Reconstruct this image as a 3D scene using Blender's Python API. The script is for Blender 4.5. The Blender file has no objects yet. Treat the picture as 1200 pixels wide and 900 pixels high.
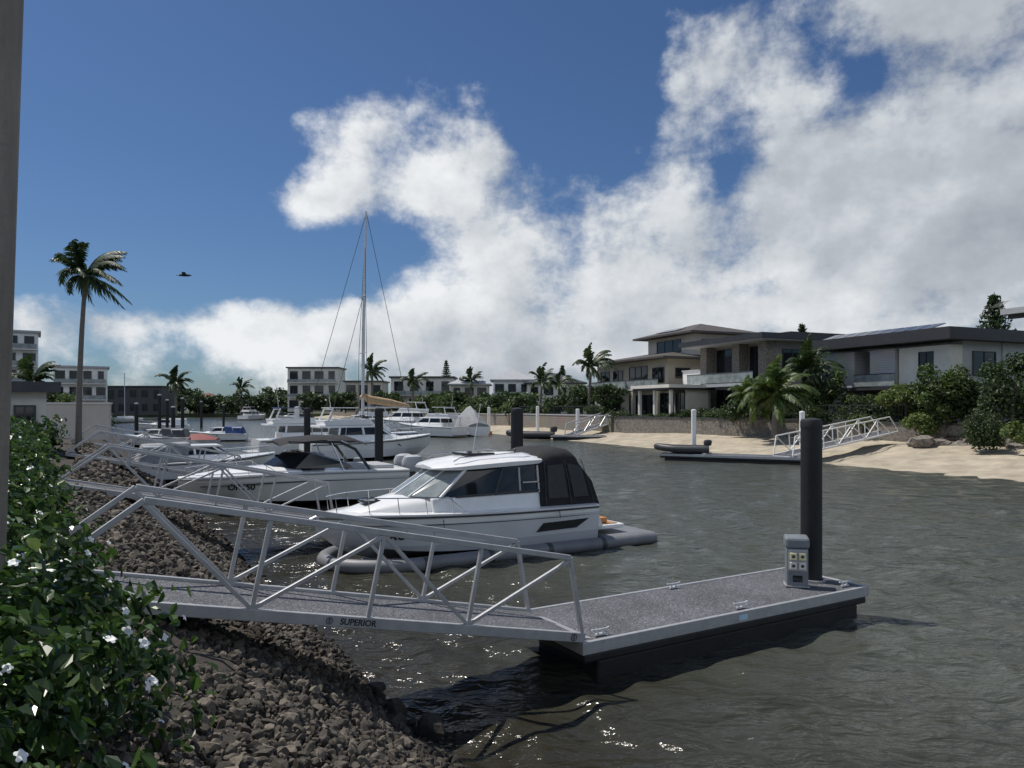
import bpy, bmesh, math, random
import numpy as np
from mathutils import Vector, Matrix, Euler
random.seed(7); rng=np.random.default_rng(7)
S=bpy.context.scene; COL=S.collection
R=math.radians; pi=math.pi
S.view_settings.view_transform='Standard'; S.view_settings.look='None'; S.view_settings.exposure=0
H=3.3; F=857.0
A=math.atan2(.505,.863); UX,UY=math.cos(A),math.sin(A)
def P(s,t,z=0): return (UX*s-UY*t, UY*s+UX*t, z)
RA=math.atan2(-.92,.386); R0=(18.5,43.5)
def PR(a,b,z=0):
    cx,sy=math.cos(RA),math.sin(RA)
    return (R0[0]-cx*a-sy*b, R0[1]-sy*a+cx*b, z)
def WX(px,Y): return (px-600)/F*Y
def WZ(py,Y): return H+(478-py)/F*Y
# ------------------------------------------------------------------ materials
def newmat(name):
    m=bpy.data.materials.new(name); m.use_nodes=True
    nt=m.node_tree; return m,nt,nt.nodes['Principled BSDF'],nt.nodes,nt.links
def M(name,col,rough=.5,metal=0,var=.15,scale=3,bump=0,bscale=30,coat=0,streak=1):
    m,nt,b,N,L=newmat(name)
    tc=N.new('ShaderNodeTexCoord'); mp=N.new('ShaderNodeMapping'); mp.inputs['Scale'].default_value=(1,1,streak)
    L.new(tc.outputs['Object'],mp.inputs[0])
    no=N.new('ShaderNodeTexNoise'); no.inputs['Scale'].default_value=scale; no.inputs['Detail'].default_value=5; no.inputs['Roughness'].default_value=.65
    L.new(mp.outputs[0],no.inputs['Vector'])
    rp=N.new('ShaderNodeValToRGB'); rp.color_ramp.elements[0].position=.3; rp.color_ramp.elements[1].position=.7
    rp.color_ramp.elements[0].color=tuple(c*(1-var) for c in col)+(1,); rp.color_ramp.elements[1].color=tuple(min(1,c*(1+var)) for c in col)+(1,)
    L.new(no.outputs['Fac'],rp.inputs[0]); L.new(rp.outputs[0],b.inputs['Base Color'])
    b.inputs['Roughness'].default_value=rough; b.inputs['Metallic'].default_value=metal
    if coat: b.inputs['Coat Weight'].default_value=coat
    if bump:
        n2=N.new('ShaderNodeTexNoise'); n2.inputs['Scale'].default_value=bscale; n2.inputs['Detail'].default_value=4
        L.new(tc.outputs['Object'],n2.inputs['Vector'])
        bp=N.new('ShaderNodeBump'); bp.inputs['Strength'].default_value=bump; bp.inputs['Distance'].default_value=.03
        L.new(n2.outputs['Fac'],bp.inputs['Height']); L.new(bp.outputs[0],b.inputs['Normal'])
    return m
def Mspeck(name,c1,c2,c3,scale):
    m,nt,b,N,L=newmat(name)
    tc=N.new('ShaderNodeTexCoord'); v=N.new('ShaderNodeTexVoronoi'); v.inputs['Scale'].default_value=scale
    L.new(tc.outputs['Object'],v.inputs['Vector'])
    sp=N.new('ShaderNodeSeparateColor'); L.new(v.outputs['Color'],sp.inputs[0])
    rp=N.new('ShaderNodeValToRGB'); e=rp.color_ramp.elements; e[0].color=c1+(1,); e[1].color=c3+(1,); e[0].position=.1; e[1].position=.97
    q=e.new(.7); q.color=c2+(1,)
    L.new(sp.outputs[0],rp.inputs[0]); 
    no=N.new('ShaderNodeTexNoise'); no.inputs['Scale'].default_value=1.6; no.inputs['Detail'].default_value=5; L.new(tc.outputs['Object'],no.inputs['Vector'])
    mr=N.new('ShaderNodeMapRange'); mr.inputs[1].default_value=.3; mr.inputs[2].default_value=.7; mr.inputs[3].default_value=.75; mr.inputs[4].default_value=1.2
    L.new(no.outputs['Fac'],mr.inputs[0])
    mx=N.new('ShaderNodeVectorMath'); mx.operation='SCALE'; L.new(rp.outputs[0],mx.inputs[0]); L.new(mr.outputs[0],mx.inputs['Scale'])
    L.new(mx.outputs[0],b.inputs['Base Color']); b.inputs['Roughness'].default_value=.8
    bp=N.new('ShaderNodeBump'); bp.inputs['Strength'].default_value=.5; bp.inputs['Distance'].default_value=.006
    L.new(sp.outputs[1],bp.inputs['Height']); L.new(bp.outputs[0],b.inputs['Normal'])
    return m
def Mleaf(name,c1,c2,rough=.4,trans=.25,c3=None):
    m,nt,b,N,L=newmat(name)
    g=N.new('ShaderNodeNewGeometry'); rp=N.new('ShaderNodeValToRGB'); e=rp.color_ramp.elements
    e[0].color=c1+(1,); e[1].color=c2+(1,)
    if c3: e[1].position=.92; q=e.new(1.0); q.color=c3+(1,)
    L.new(g.outputs['Random Per Island'],rp.inputs[0]); L.new(rp.outputs[0],b.inputs['Base Color'])
    b.inputs['Roughness'].default_value=rough
    t=N.new('ShaderNodeBsdfTranslucent'); hs=N.new('ShaderNodeHueSaturation'); hs.inputs['Value'].default_value=1.6; hs.inputs['Saturation'].default_value=1.05
    L.new(rp.outputs[0],hs.inputs['Color']); L.new(hs.outputs[0],t.inputs['Color'])
    mx=N.new('ShaderNodeMixShader'); mx.inputs[0].default_value=trans
    L.new(b.outputs[0],mx.inputs[1]); L.new(t.outputs[0],mx.inputs[2]); L.new(mx.outputs[0],N['Material Output'].inputs[0])
    return m
def Mstripe(name,c1,c2,axis,freq,rough=.6,frac=.12):
    m,nt,b,N,L=newmat(name)
    tc=N.new('ShaderNodeTexCoord'); sp=N.new('ShaderNodeSeparateXYZ'); L.new(tc.outputs['Object'],sp.inputs[0])
    mu=N.new('ShaderNodeMath'); mu.operation='MULTIPLY'; mu.inputs[1].default_value=freq; L.new(sp.outputs[axis],mu.inputs[0])
    fr=N.new('ShaderNodeMath'); fr.operation='FRACT'; L.new(mu.outputs[0],fr.inputs[0])
    lt=N.new('ShaderNodeMath'); lt.operation='LESS_THAN'; lt.inputs[1].default_value=frac; L.new(fr.outputs[0],lt.inputs[0])
    no=N.new('ShaderNodeTexNoise'); no.inputs['Scale'].default_value=.7; no.inputs['Detail'].default_value=6; L.new(tc.outputs['Object'],no.inputs['Vector'])
    mx=N.new('ShaderNodeMix'); mx.data_type='RGBA'; mx.inputs[6].default_value=c1+(1,); mx.inputs[7].default_value=c2+(1,); L.new(lt.outputs[0],mx.inputs[0])
    m2=N.new('ShaderNodeMix'); m2.data_type='RGBA'; m2.blend_type='MULTIPLY'; m2.inputs[0].default_value=.5; L.new(mx.outputs[2],m2.inputs[6]); L.new(no.outputs['Color'],m2.inputs[7])
    L.new(m2.outputs[2],b.inputs['Base Color']); b.inputs['Roughness'].default_value=rough
    return m
def Mhull(name,top,low,z,low2=None,z2=None):
    m,nt,b,N,L=newmat(name)
    tc=N.new('ShaderNodeTexCoord'); sp=N.new('ShaderNodeSeparateXYZ'); L.new(tc.outputs['Object'],sp.inputs[0])
    def gt(zz):
        g=N.new('ShaderNodeMath'); g.operation='GREATER_THAN'; g.inputs[1].default_value=zz; L.new(sp.outputs[2],g.inputs[0]); return g
    mx=N.new('ShaderNodeMix'); mx.data_type='RGBA'; mx.inputs[6].default_value=low+(1,); mx.inputs[7].default_value=top+(1,); L.new(gt(z).outputs[0],mx.inputs[0])
    out=mx.outputs[2]
    if low2:
        m2=N.new('ShaderNodeMix'); m2.data_type='RGBA'; m2.inputs[6].default_value=low2+(1,); L.new(out,m2.inputs[7]); L.new(gt(z2).outputs[0],m2.inputs[0]); out=m2.outputs[2]
    no=N.new('ShaderNodeTexNoise'); no.inputs['Scale'].default_value=1.5; no.inputs['Detail'].default_value=7; L.new(tc.outputs['Object'],no.inputs['Vector'])
    mr=N.new('ShaderNodeMapRange'); mr.inputs[1].default_value=.3; mr.inputs[2].default_value=.7; mr.inputs[3].default_value=.9; mr.inputs[4].default_value=1.03; L.new(no.outputs['Fac'],mr.inputs[0])
    v=N.new('ShaderNodeVectorMath'); v.operation='SCALE'; L.new(out,v.inputs[0]); L.new(mr.outputs[0],v.inputs['Scale'])
    L.new(v.outputs[0],b.inputs['Base Color']); b.inputs['Roughness'].default_value=.22; b.inputs['Coat Weight'].default_value=.4
    return m
ALU=M('aluminium',(.42,.423,.43),.5,.45,.14,6,.08,60)
ALUW=M('pale_aluminium',(.58,.59,.60),.45,.3,.1,6)
STEEL=M('stainless',(.6,.61,.63),.22,1,.05)
DECK=Mspeck('composite_deck',(.040,.042,.049),(.092,.096,.108),(.27,.275,.29),95)
RUB=M('black_rubber',(.012,.012,.013),.55,0,.4,4,.2,25)
PILE=M('pile_sleeve',(.011,.012,.013),.6,0,.5,3,.15,12,0,.2)
WHITE=M('white_gelcoat',(.82,.82,.81),.25,0,.05,2,0,30,.4)
WHITEP=M('white_paint',(.80,.79,.76),.6,0,.08,1.2,.1)
OFFW=M('warm_white',(.68,.65,.59),.6,0,.1,1)
GREYP=M('grey_plastic',(.17,.19,.205),.45,0,.12,5)
DGREY=M('dark_grey',(.05,.052,.056),.5,0,.2,3)
LGREY=M('light_grey',(.40,.41,.42),.5,0,.1,2)
TUBEG=M('grey_pvc',(.17,.175,.185),.5,0,.15,2,.1,10)
BLACKC=M('black_canvas',(.013,.013,.015),.85,0,.4,5,.35,14)
GLASS=M('dark_glass',(.012,.015,.018),.05,0,.3,1.5)
GLASSL=M('pale_windscreen',(.25,.28,.28),.05,0,.4,1.4)
VINYL=M('clear_vinyl',(.018,.018,.02),.25,0,.4,4,.35,7)
TEAK=M('teak_pad',(.40,.22,.11),.6,0,.25,12)
TAN=M('tan_cover',(.48,.33,.19),.8,0,.2,3,.3,12)
BLUEC=M('blue_canvas',(.03,.07,.20),.8,0,.2,4)
REDC=M('red_cover',(.20,.03,.03),.7,0,.2,4)
GREYC=M('grey_canvas',(.26,.27,.28),.85,0,.25,3,.4,8)
CREAM=M('cream_render',(.47,.42,.335),.8,0,.1,.6,.1)
CREAM2=M('pale_cream_render',(.55,.50,.43),.8,0,.1,.6,.1)
ROOF=M('dark_roof_tiles',(.075,.066,.06),.7,0,.25,3,.3,9)
FASC=M('charcoal_fascia',(.035,.035,.038),.5,0,.2,2)
STONE=M('stone_cladding',(.19,.17,.145),.85,0,.55,5,.6,7)
CLAD=Mstripe('lap_cladding',(.56,.56,.55),(.26,.26,.27),2,5.5)
TAUPE=M('taupe_render',(.25,.23,.21),.8,0,.12,.8)
SOLAR=M('solar_cells',(.05,.06,.085),.1,0,.3,6)
REDR=M('terracotta_tiles',(.20,.085,.06),.8,0,.3,3)
BLOCK=Mstripe('block_wall',(.30,.265,.22),(.13,.115,.10),2,4,.9,.1)
WOODD=M('weathered_timber',(.16,.12,.09),.8,0,.3,6,.3)
BARK=M('bark',(.13,.115,.095),.9,0,.35,7,.5,20)
PALMB=M('palm_trunk',(.17,.15,.13),.9,0,.3,5,.5,14,0,6)
POLE=M('weathered_pole',(.235,.205,.17),.65,0,.35,5,.25,25,0,.15)
LEAF=Mleaf('hedge_leaves',(.014,.034,.010),(.07,.130,.032),.28,.24,(.19,.23,.08))
PETAL=M('white_petals',(.84,.84,.80),.6,0,.05)
LEAFD=Mleaf('dark_foliage',(.018,.036,.012),(.06,.095,.027),.5,.25)
LEAFM=Mleaf('mid_foliage',(.028,.055,.015),(.105,.15,.038),.5,.28)
LEAFB=Mleaf('bright_foliage',(.05,.085,.02),(.16,.21,.055),.5,.3)
FROND=Mleaf('palm_fronds',(.016,.034,.012),(.06,.09,.028),.45,.2)
CORE=M('painted_foliage_shade',(.006,.011,.005),.9,0,.4,6)  # near-black colour stands in for the shade deep inside the hedge
DARKT=M('black_lettering',(.015,.015,.017),.5,0,.1)
STICK=M('pale_blue_sticker',(.45,.62,.75),.5,0,.1)
YEL=M('pale_yellow_outlet',(.74,.68,.40),.5,0,.12)
ORANGE=M('orange_pad',(.55,.22,.06),.6,0,.15)
BIRDM=M('bird_feathers',(.03,.028,.026),.8,0,.3)
# ------------------------------------------------------------------ mesh helpers
class MB:
    def __init__(s): s.v=[]; s.f=[]
    def add(s,vs,fs):
        o=len(s.v); s.v+= [tuple(v) for v in vs]; s.f+= [tuple(i+o for i in f) for f in fs]; return s
    def box(s,x0,x1,y0,y1,z0,z1):
        v=[(x0,y0,z0),(x1,y0,z0),(x1,y1,z0),(x0,y1,z0),(x0,y0,z1),(x1,y0,z1),(x1,y1,z1),(x0,y1,z1)]
        return s.add(v,[(3,2,1,0),(4,5,6,7),(0,1,5,4),(1,2,6,5),(2,3,7,6),(3,0,4,7)])
    def beam(s,p0,p1,w,h,up=(0,0,1)):
        p0,p1=Vector(p0),Vector(p1); d=(p1-p0).normalized(); up=Vector(up)
        if abs(d.dot(up))>.98: up=Vector((1,0,0)) if abs(d.x)<.9 else Vector((0,1,0))
        a=d.cross(up).normalized(); b=a.cross(d); v=[]
        for p in (p0,p1):
            for i,j in ((-1,-1),(1,-1),(1,1),(-1,1)): v.append(p+a*w/2*i+b*h/2*j)
        return s.add(v,[(3,2,1,0),(4,5,6,7),(0,1,5,4),(1,2,6,5),(2,3,7,6),(3,0,4,7)])
    def tube(s,pts,r,n=8):
        pts=[Vector(p) for p in pts]; rings=[]
        for i,p in enumerate(pts):
            d=(pts[min(i+1,len(pts)-1)]-pts[max(i-1,0)]).normalized()
            up=Vector((0,0,1)) if abs(d.z)<.95 else Vector((0,1,0))
            a=d.cross(up).normalized(); b=a.cross(d); rr=r[i] if isinstance(r,(list,tuple)) else r
            rings.append([p+a*rr*math.cos(2*pi*k/n)+b*rr*math.sin(2*pi*k/n) for k in range(n)])
        return s.loft(rings)
    def loft(s,rings,cap=True):
        n=len(rings[0]); v=[p for r in rings for p in r]; f=[]
        for i in range(len(rings)-1):
            for k in range(n): f.append((i*n+k,i*n+(k+1)%n,(i+1)*n+(k+1)%n,(i+1)*n+k))
        if cap: f.append(tuple(range(n))[::-1]); f.append(tuple(range((len(rings)-1)*n,len(rings)*n)))
        return s.add(v,f)
    def poly(s,pts): return s.add(pts,[tuple(range(len(pts)))])
    def lathe(s,prof,c=(0,0,0),n=20):
        return s.loft([[(c[0]+r*math.cos(2*pi*k/n),c[1]+r*math.sin(2*pi*k/n),c[2]+z) for k in range(n)] for r,z in prof])
    def hip(s,x0,x1,y0,y1,z,h,th=.22):
        s.box(x0,x1,y0,y1,z,z+th); z+=th+.002; w=min(x1-x0,y1-y0)/2; e=.05; x0+=e;x1-=e;y0+=e;y1-=e
        if x1-x0>=y1-y0: r=[(x0+w,(y0+y1)/2,z+h),(x1-w,(y0+y1)/2,z+h)]; fs=[(0,1,5,4),(2,3,4,5),(3,0,4),(1,2,5),(3,2,1,0)]
        else: r=[((x0+x1)/2,y0+w,z+h),((x0+x1)/2,y1-w,z+h)]; fs=[(0,1,4),(1,2,5,4),(2,3,5),(3,0,4,5),(3,2,1,0)]
        return s.add([(x0,y0,z),(x1,y0,z),(x1,y1,z),(x0,y1,z)]+r,fs)
    def build(s,name,mat,parent=None,smooth=False,bevel=0,recalc=True):
        me=bpy.data.meshes.new(name); me.from_pydata([tuple(v) for v in s.v],[],s.f)
        if recalc:
            bm=bmesh.new(); bm.from_mesh(me); bmesh.ops.recalc_face_normals(bm,faces=bm.faces); bm.to_mesh(me); bm.free()
        me.materials.append(mat)
        if smooth:
            me.polygons.foreach_set('use_smooth',[True]*len(me.polygons)); me.set_sharp_from_angle(angle=R(38))
        o=bpy.data.objects.new(name,me); COL.objects.link(o)
        if parent: o.parent=parent
        if bevel:
            b=o.modifiers.new('bevel','BEVEL'); b.width=bevel; b.segments=2; b.limit_method='ANGLE'
        return o
def npmesh(name,v,f,mat,parent=None,smooth=False):
    me=bpy.data.meshes.new(name); me.from_pydata(v.tolist(),[],f.tolist()); me.materials.append(mat)
    if smooth: me.polygons.foreach_set('use_smooth',[True]*len(me.polygons))
    o=bpy.data.objects.new(name,me); COL.objects.link(o)
    if parent: o.parent=parent
    return o
def tag(o,label,cat,group=None):
    o['label']=label; o['category']=cat
    if group: o['group']=group
    return o
def thing(name,label,cat,loc=(0,0,0),rz=0,group=None,ry=0):
    o=bpy.data.objects.new(name,None); COL.objects.link(o); o.location=loc; o.rotation_euler=(0,ry,rz); o.empty_display_size=.2
    return tag(o,label,cat,group)
def struct(o): o['kind']='structure'; return o
def copy_tree(o,parent=None):
    c=o.copy(); COL.objects.link(c)
    if parent: c.parent=parent
    for ch in list(o.children): copy_tree(ch,c)
    return c
def dup(o,loc,label,rz=None,group=None):
    c=copy_tree(o); c.location=loc; c['label']=label
    if rz is not None: c.rotation_euler=(0,o.rotation_euler[1],rz)
    if group: c['group']=group
    return c
def text(body,size,mat,parent,fn,name='lettering',shear=0,bold=.002):
    cu=bpy.data.curves.new('lettering','FONT'); cu.body=body; cu.size=size; cu.shear=shear; cu.align_x='CENTER'; cu.align_y='CENTER'; cu.offset=bold*size/.07
    t=bpy.data.objects.new('lettering',cu); COL.objects.link(t)
    dg=bpy.context.evaluated_depsgraph_get(); dg.update()
    me=bpy.data.meshes.new_from_object(t.evaluated_get(dg)); bpy.data.objects.remove(t)
    for v in me.vertices: v.co=Vector(fn(v.co.x,v.co.y))
    me.materials.clear(); me.materials.append(mat)
    o=bpy.data.objects.new(name,me); COL.objects.link(o); o.parent=parent; return o
def leafquads(c,size,asp=.5,nrm=None):
    n=len(c); d=rng.normal(size=(n,3)); d/=np.linalg.norm(d,axis=1)[:,None]
    if nrm is None: nn=rng.normal(size=(n,3))
    else: nn=nrm+rng.normal(size=(n,3))*.55
    a=np.cross(nn,d); a/=np.linalg.norm(a,axis=1)[:,None]+1e-9; nn/=np.linalg.norm(nn,axis=1)[:,None]+1e-9; b=np.cross(nn,a)
    sz=np.asarray(size)*(.7+.6*rng.random(n)); sz=sz[:,None]
    base=c-a*sz*.5; tip=c+a*sz*.5-nn*sz*.12; w=b*sz*asp*.5; up=nn*sz*.10
    l1=c-a*sz*.2+w*.85+up; l2=c+a*sz*.2+w*.8+up; r1=c-a*sz*.2-w*.85+up; r2=c+a*sz*.2-w*.8+up
    v=np.stack([base,l1,l2,tip,r2,r1],1).reshape(-1,3); o=np.arange(n)[:,None]*6
    f=np.concatenate([o+np.array([[0,1,2,3]]),o+np.array([[0,3,4,5]])],0); return v,f
# ------------------------------------------------------------------ camera, light, world
cam=bpy.data.objects.new('camera',bpy.data.cameras.new('camera')); COL.objects.link(cam); S.camera=cam
cam.location=(0,0,H); cam.rotation_euler=(pi/2,0,0); cam.data.sensor_width=36; cam.data.lens=36*F/1200; cam.data.shift_y=28/1200; cam.data.clip_start=.05; cam.data.clip_end=6000
sv=Vector((-.47,.26,0)).normalized()*math.cos(R(62)); sv.z=math.sin(R(62))
sun=bpy.data.objects.new('sun',bpy.data.lights.new('sun','SUN')); COL.objects.link(sun); sun.data.energy=4.3; sun.data.angle=R(.5); sun.data.color=(1,.95,.87)
sun.rotation_euler=sv.to_track_quat('Z','Y').to_euler(); sun.location=(0,0,60)
w=bpy.data.worlds.new('World'); S.world=w; w.use_nodes=True; nt=w.node_tree; N=nt.nodes; L=nt.links; bg=N['Background']; bg.inputs[1].default_value=.1
def mth(op,a,b=None,c=None,clamp=False):
    n=N.new('ShaderNodeMath'); n.operation=op; n.use_clamp=clamp
    for i,x in enumerate((a,b,c)):
        if x is None: continue
        if isinstance(x,(int,float)): n.inputs[i].default_value=x
        else: L.new(x,n.inputs[i])
    return n.outputs[0]
def mrange(x,a,b,c=0,d=1,smooth=True):
    n=N.new('ShaderNodeMapRange'); n.interpolation_type='SMOOTHSTEP' if smooth else 'LINEAR'
    for i,v_ in enumerate((a,b,c,d)): n.inputs[i+1].default_value=v_
    L.new(x,n.inputs[0]); return n.outputs[0]
sky=N.new('ShaderNodeTexSky'); sky.sky_type='NISHITA'; sky.sun_disc=False; sky.sun_elevation=R(62); sky.sun_rotation=math.atan2(sv.x,sv.y); sky.air_density=1.0; sky.dust_density=.6; sky.ozone_density=2.0
tc=N.new('ShaderNodeTexCoord'); sx=N.new('ShaderNodeSeparateXYZ'); L.new(tc.outputs['Generated'],sx.inputs[0])
az=mth('ARCTAN2',sx.outputs[0],sx.outputs[1]); el=mth('ARCSINE',sx.outputs[2])
def skyblob(px,py,rx,ry):
    a0=math.atan((px-600)/F); return (a0,math.atan((478-py)/F*math.cos(a0)),rx/F*1.3,ry/F*1.3)
def edist(b_):
    a0,e0,ra,re=b_
    return mth('MINIMUM',mth('SQRT',mth('ADD',mth('POWER',mth('MULTIPLY',mth('SUBTRACT',az,a0),1/ra),2),mth('POWER',mth('MULTIPLY',mth('SUBTRACT',el,e0),1/re),2))),1.0)
blobs=[(445,150,130,72),(375,235,75,36),(500,215,110,58),(640,280,185,105),(560,360,165,85),(780,310,190,125),(1000,230,210,170),(840,80,125,75),(1150,30,230,170),(1150,300,260,140),(240,385,330,34),(640,405,520,55)]
sky_blobs=[skyblob(*b_) for b_ in blobs]+[(2.5,.5,1.0,.6),(-2.6,.45,1.0,.5),(1.6,.4,.6,.45),(-1.7,.2,.5,.15)]  # trailing entries: unseen clouds beside and behind the camera, added for ambient fill
prod=mth('SUBTRACT',1.0,mrange(el,.0,.15,.52,0))
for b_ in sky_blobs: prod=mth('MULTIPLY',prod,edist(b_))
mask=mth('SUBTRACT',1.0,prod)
for b_,wt in ((skyblob(852,205,48,75),.62),(skyblob(1020,75,60,40),.30),(skyblob(705,120,50,40),.25)):
    mask=mth('SUBTRACT',mask,mth('MULTIPLY',mth('SUBTRACT',1.0,edist(b_)),wt))
def cvec(az,el):
    cv=N.new('ShaderNodeCombineXYZ'); L.new(az,cv.inputs[0]); L.new(mth('MULTIPLY',el,1.25),cv.inputs[1]); return cv.outputs[0]
def tex(vec,sc,det,ro=.6,col=False):
    no=N.new('ShaderNodeTexNoise'); no.noise_dimensions='2D'; no.inputs['Scale'].default_value=sc; no.inputs['Detail'].default_value=det; no.inputs['Roughness'].default_value=ro
    L.new(vec,no.inputs['Vector']); return no.outputs['Color'] if col else no.outputs['Fac']
c1=cvec(az,el); c2=cvec(mth('ADD',az,-.024),mth('ADD',el,.038))
def dens(vec,det):
    n1=tex(vec,5.0,det,.62)
    wp=N.new('ShaderNodeVectorMath'); wp.operation='MULTIPLY_ADD'; wp.inputs[1].default_value=(.11,.11,0); L.new(tex(vec,10,4,.55,True),wp.inputs[0]); L.new(vec,wp.inputs[2])
    vo=N.new('ShaderNodeTexVoronoi'); vo.feature='F1'; vo.voronoi_dimensions='2D'; vo.inputs['Scale'].default_value=8; vo.inputs['Detail'].default_value=2; vo.inputs['Roughness'].default_value=.5; vo.normalize=True
    L.new(wp.outputs[0],vo.inputs['Vector'])
    return mth('ADD',mth('MULTIPLY',mth('SUBTRACT',n1,.5),2.15),mth('MULTIPLY',mth('SUBTRACT',.38,vo.outputs['Distance']),.27))
D=dens(c1,12); D2=dens(c2,5)
DD=mth('ADD',mth('MULTIPLY',mask,1.3),mth('SUBTRACT',D,.62))
cover=mrange(DD,-.06,.50)
big=tex(cvec(mth('ADD',az,3.7),mth('ADD',el,1.9)),2.6,3,.5)
sh=mth('ADD',.64,mth('MULTIPLY',mth('SUBTRACT',D,D2),.46))
sh=mth('ADD',sh,mth('MULTIPLY',mth('SUBTRACT',big,.5),1.0))
sh=mth('SUBTRACT',sh,mth('MULTIPLY',mrange(az,.12,.6),.16))
sh=mth('ADD',sh,mrange(az,-.3,.15,.14,0))
sh=mth('SUBTRACT',sh,mth('MULTIPLY',mth('MAXIMUM',mth('SUBTRACT',DD,.5),0),.20),clamp=True)
cr=N.new('ShaderNodeValToRGB'); e=cr.color_ramp.elements; e[0].color=(.27,.30,.35,1); e[1].color=(.86,.88,.90,1); e[0].position=.05; e[1].position=.92
q=e.new(.5); q.color=(.48,.52,.57,1)
L.new(sh,cr.inputs[0])
cs=N.new('ShaderNodeVectorMath'); cs.operation='SCALE'; L.new(cr.outputs[0],cs.inputs[0])
L.new(mrange(mth('ABSOLUTE',az),1.0,1.9,10,19),cs.inputs['Scale'])   # out-of-view clouds beside and behind the camera brightened to add fill light
tn=N.new('ShaderNodeMix'); tn.data_type='RGBA'; tn.blend_type='MULTIPLY'; tn.inputs[0].default_value=1; tn.inputs[7].default_value=(.38,.51,.68,1); L.new(sky.outputs[0],tn.inputs[6])
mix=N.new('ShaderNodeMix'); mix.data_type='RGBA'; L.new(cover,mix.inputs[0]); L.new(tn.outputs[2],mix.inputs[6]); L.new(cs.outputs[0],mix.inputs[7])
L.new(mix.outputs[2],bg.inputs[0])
# ------------------------------------------------------------------ setting
SAND=M('sand',(.38,.33,.25),.95,0,.3,.8,.5,6)
SOIL=M('bank_soil',(.040,.034,.027),.95,0,.45,4,.8,12)
LAND=M('land_grass',(.05,.065,.026),.95,0,.35,.4,.5,3)
BED=M('canal_bed',(.04,.038,.028),.9,0,.3,.3)
struct(MB().poly([(-3000,-600,-2.2),(3000,-600,-2.2),(3000,4500,-2.2),(-3000,4500,-2.2)]).build('ground',BED,recalc=False))
# water
def waves(x,y,dr):
    z=np.zeros_like(x); r2=np.random.default_rng(3)
    for i in range(54):
        lam=.22*(1.7/.22)**r2.random(); th=-.45+r2.normal()*.8; k=2*pi/lam; a=.0056*lam
        z+=a*np.clip(lam/(2.6*dr)-.5,0,1)*np.sin(k*(x*math.cos(th+pi/2)+y*math.sin(th+pi/2))+r2.random()*6.28)
    return z
na,nr=420,660; th=np.linspace(R(-62),R(62),na); rr=2.0*(1800/2.0)**np.linspace(0,1,nr)
RR,TT=np.meshgrid(rr,th,indexing='ij'); X=RR*np.sin(TT); Y=RR*np.cos(TT); Z=waves(X,Y,RR*math.log(900)/nr)
v=np.stack([X,Y,Z],-1).reshape(-1,3); i=np.arange(nr-1)[:,None]*na+np.arange(na-1)[None,:]
f=np.stack([i,i+na,i+na+1,i+1],-1).reshape(-1,4)[:,::-1]
m,nt2,b,N2,L2=newmat('canal_water')
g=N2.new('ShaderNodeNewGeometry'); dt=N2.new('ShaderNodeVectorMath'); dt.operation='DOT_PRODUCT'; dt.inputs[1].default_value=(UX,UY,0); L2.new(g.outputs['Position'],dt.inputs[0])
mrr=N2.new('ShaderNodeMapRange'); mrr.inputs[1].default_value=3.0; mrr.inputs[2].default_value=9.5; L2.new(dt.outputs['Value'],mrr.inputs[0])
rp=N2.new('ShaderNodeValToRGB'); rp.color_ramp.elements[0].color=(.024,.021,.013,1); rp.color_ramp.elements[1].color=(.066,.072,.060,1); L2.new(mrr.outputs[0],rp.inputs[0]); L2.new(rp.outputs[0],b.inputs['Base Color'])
b.inputs['Roughness'].default_value=.16; b.inputs['IOR'].default_value=1.33
mp=N2.new('ShaderNodeMapping'); mp.inputs['Rotation'].default_value=(0,0,.45); mp.inputs['Scale'].default_value=(.6,1.35,1); L2.new(g.outputs['Position'],mp.inputs[0])
prev=None
for sc,st,ds in ((.8,.55,.5),(3.2,.65,.16),(10,.6,.04)):
    no=N2.new('ShaderNodeTexNoise'); no.inputs['Scale'].default_value=sc; no.inputs['Detail'].default_value=3; no.inputs['Distortion'].default_value=.4; L2.new(mp.outputs[0],no.inputs['Vector'])
    bp=N2.new('ShaderNodeBump'); bp.inputs['Strength'].default_value=st; bp.inputs['Distance'].default_value=ds; L2.new(no.outputs['Fac'],bp.inputs['Height'])
    if prev: L2.new(prev.outputs[0],bp.inputs['Normal'])
    prev=bp
L2.new(prev.outputs[0],b.inputs['Normal'])
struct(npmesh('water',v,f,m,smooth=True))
# left bank
def bankz(s): return np.interp(s,[-400,-.2,.3,1.2,2.95,5.0],[1.62,1.62,1.5,1.02,-.02,-1.6])
ss=np.concatenate([np.array([-400,-120,-40,-12,-5]),np.linspace(-3,5.2,42)]); ts=np.concatenate([np.array([-30,-10]),np.linspace(-4,34,120),np.linspace(38,330,40)])
SS,TT=np.meshgrid(ss,ts,indexing='ij'); ZZ=bankz(SS)+np.where((SS>-3),rng.normal(size=SS.shape)*.025,0)
v=np.stack([UX*SS-UY*TT,UY*SS+UX*TT,ZZ],-1).reshape(-1,3); nT=len(ts); i=np.arange(len(ss)-1)[:,None]*nT+np.arange(nT-1)[None,:]
f=np.stack([i,i+nT,i+nT+1,i+1],-1).reshape(-1,4)
struct(npmesh('left_bank',v,f,SOIL,smooth=True))
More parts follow.
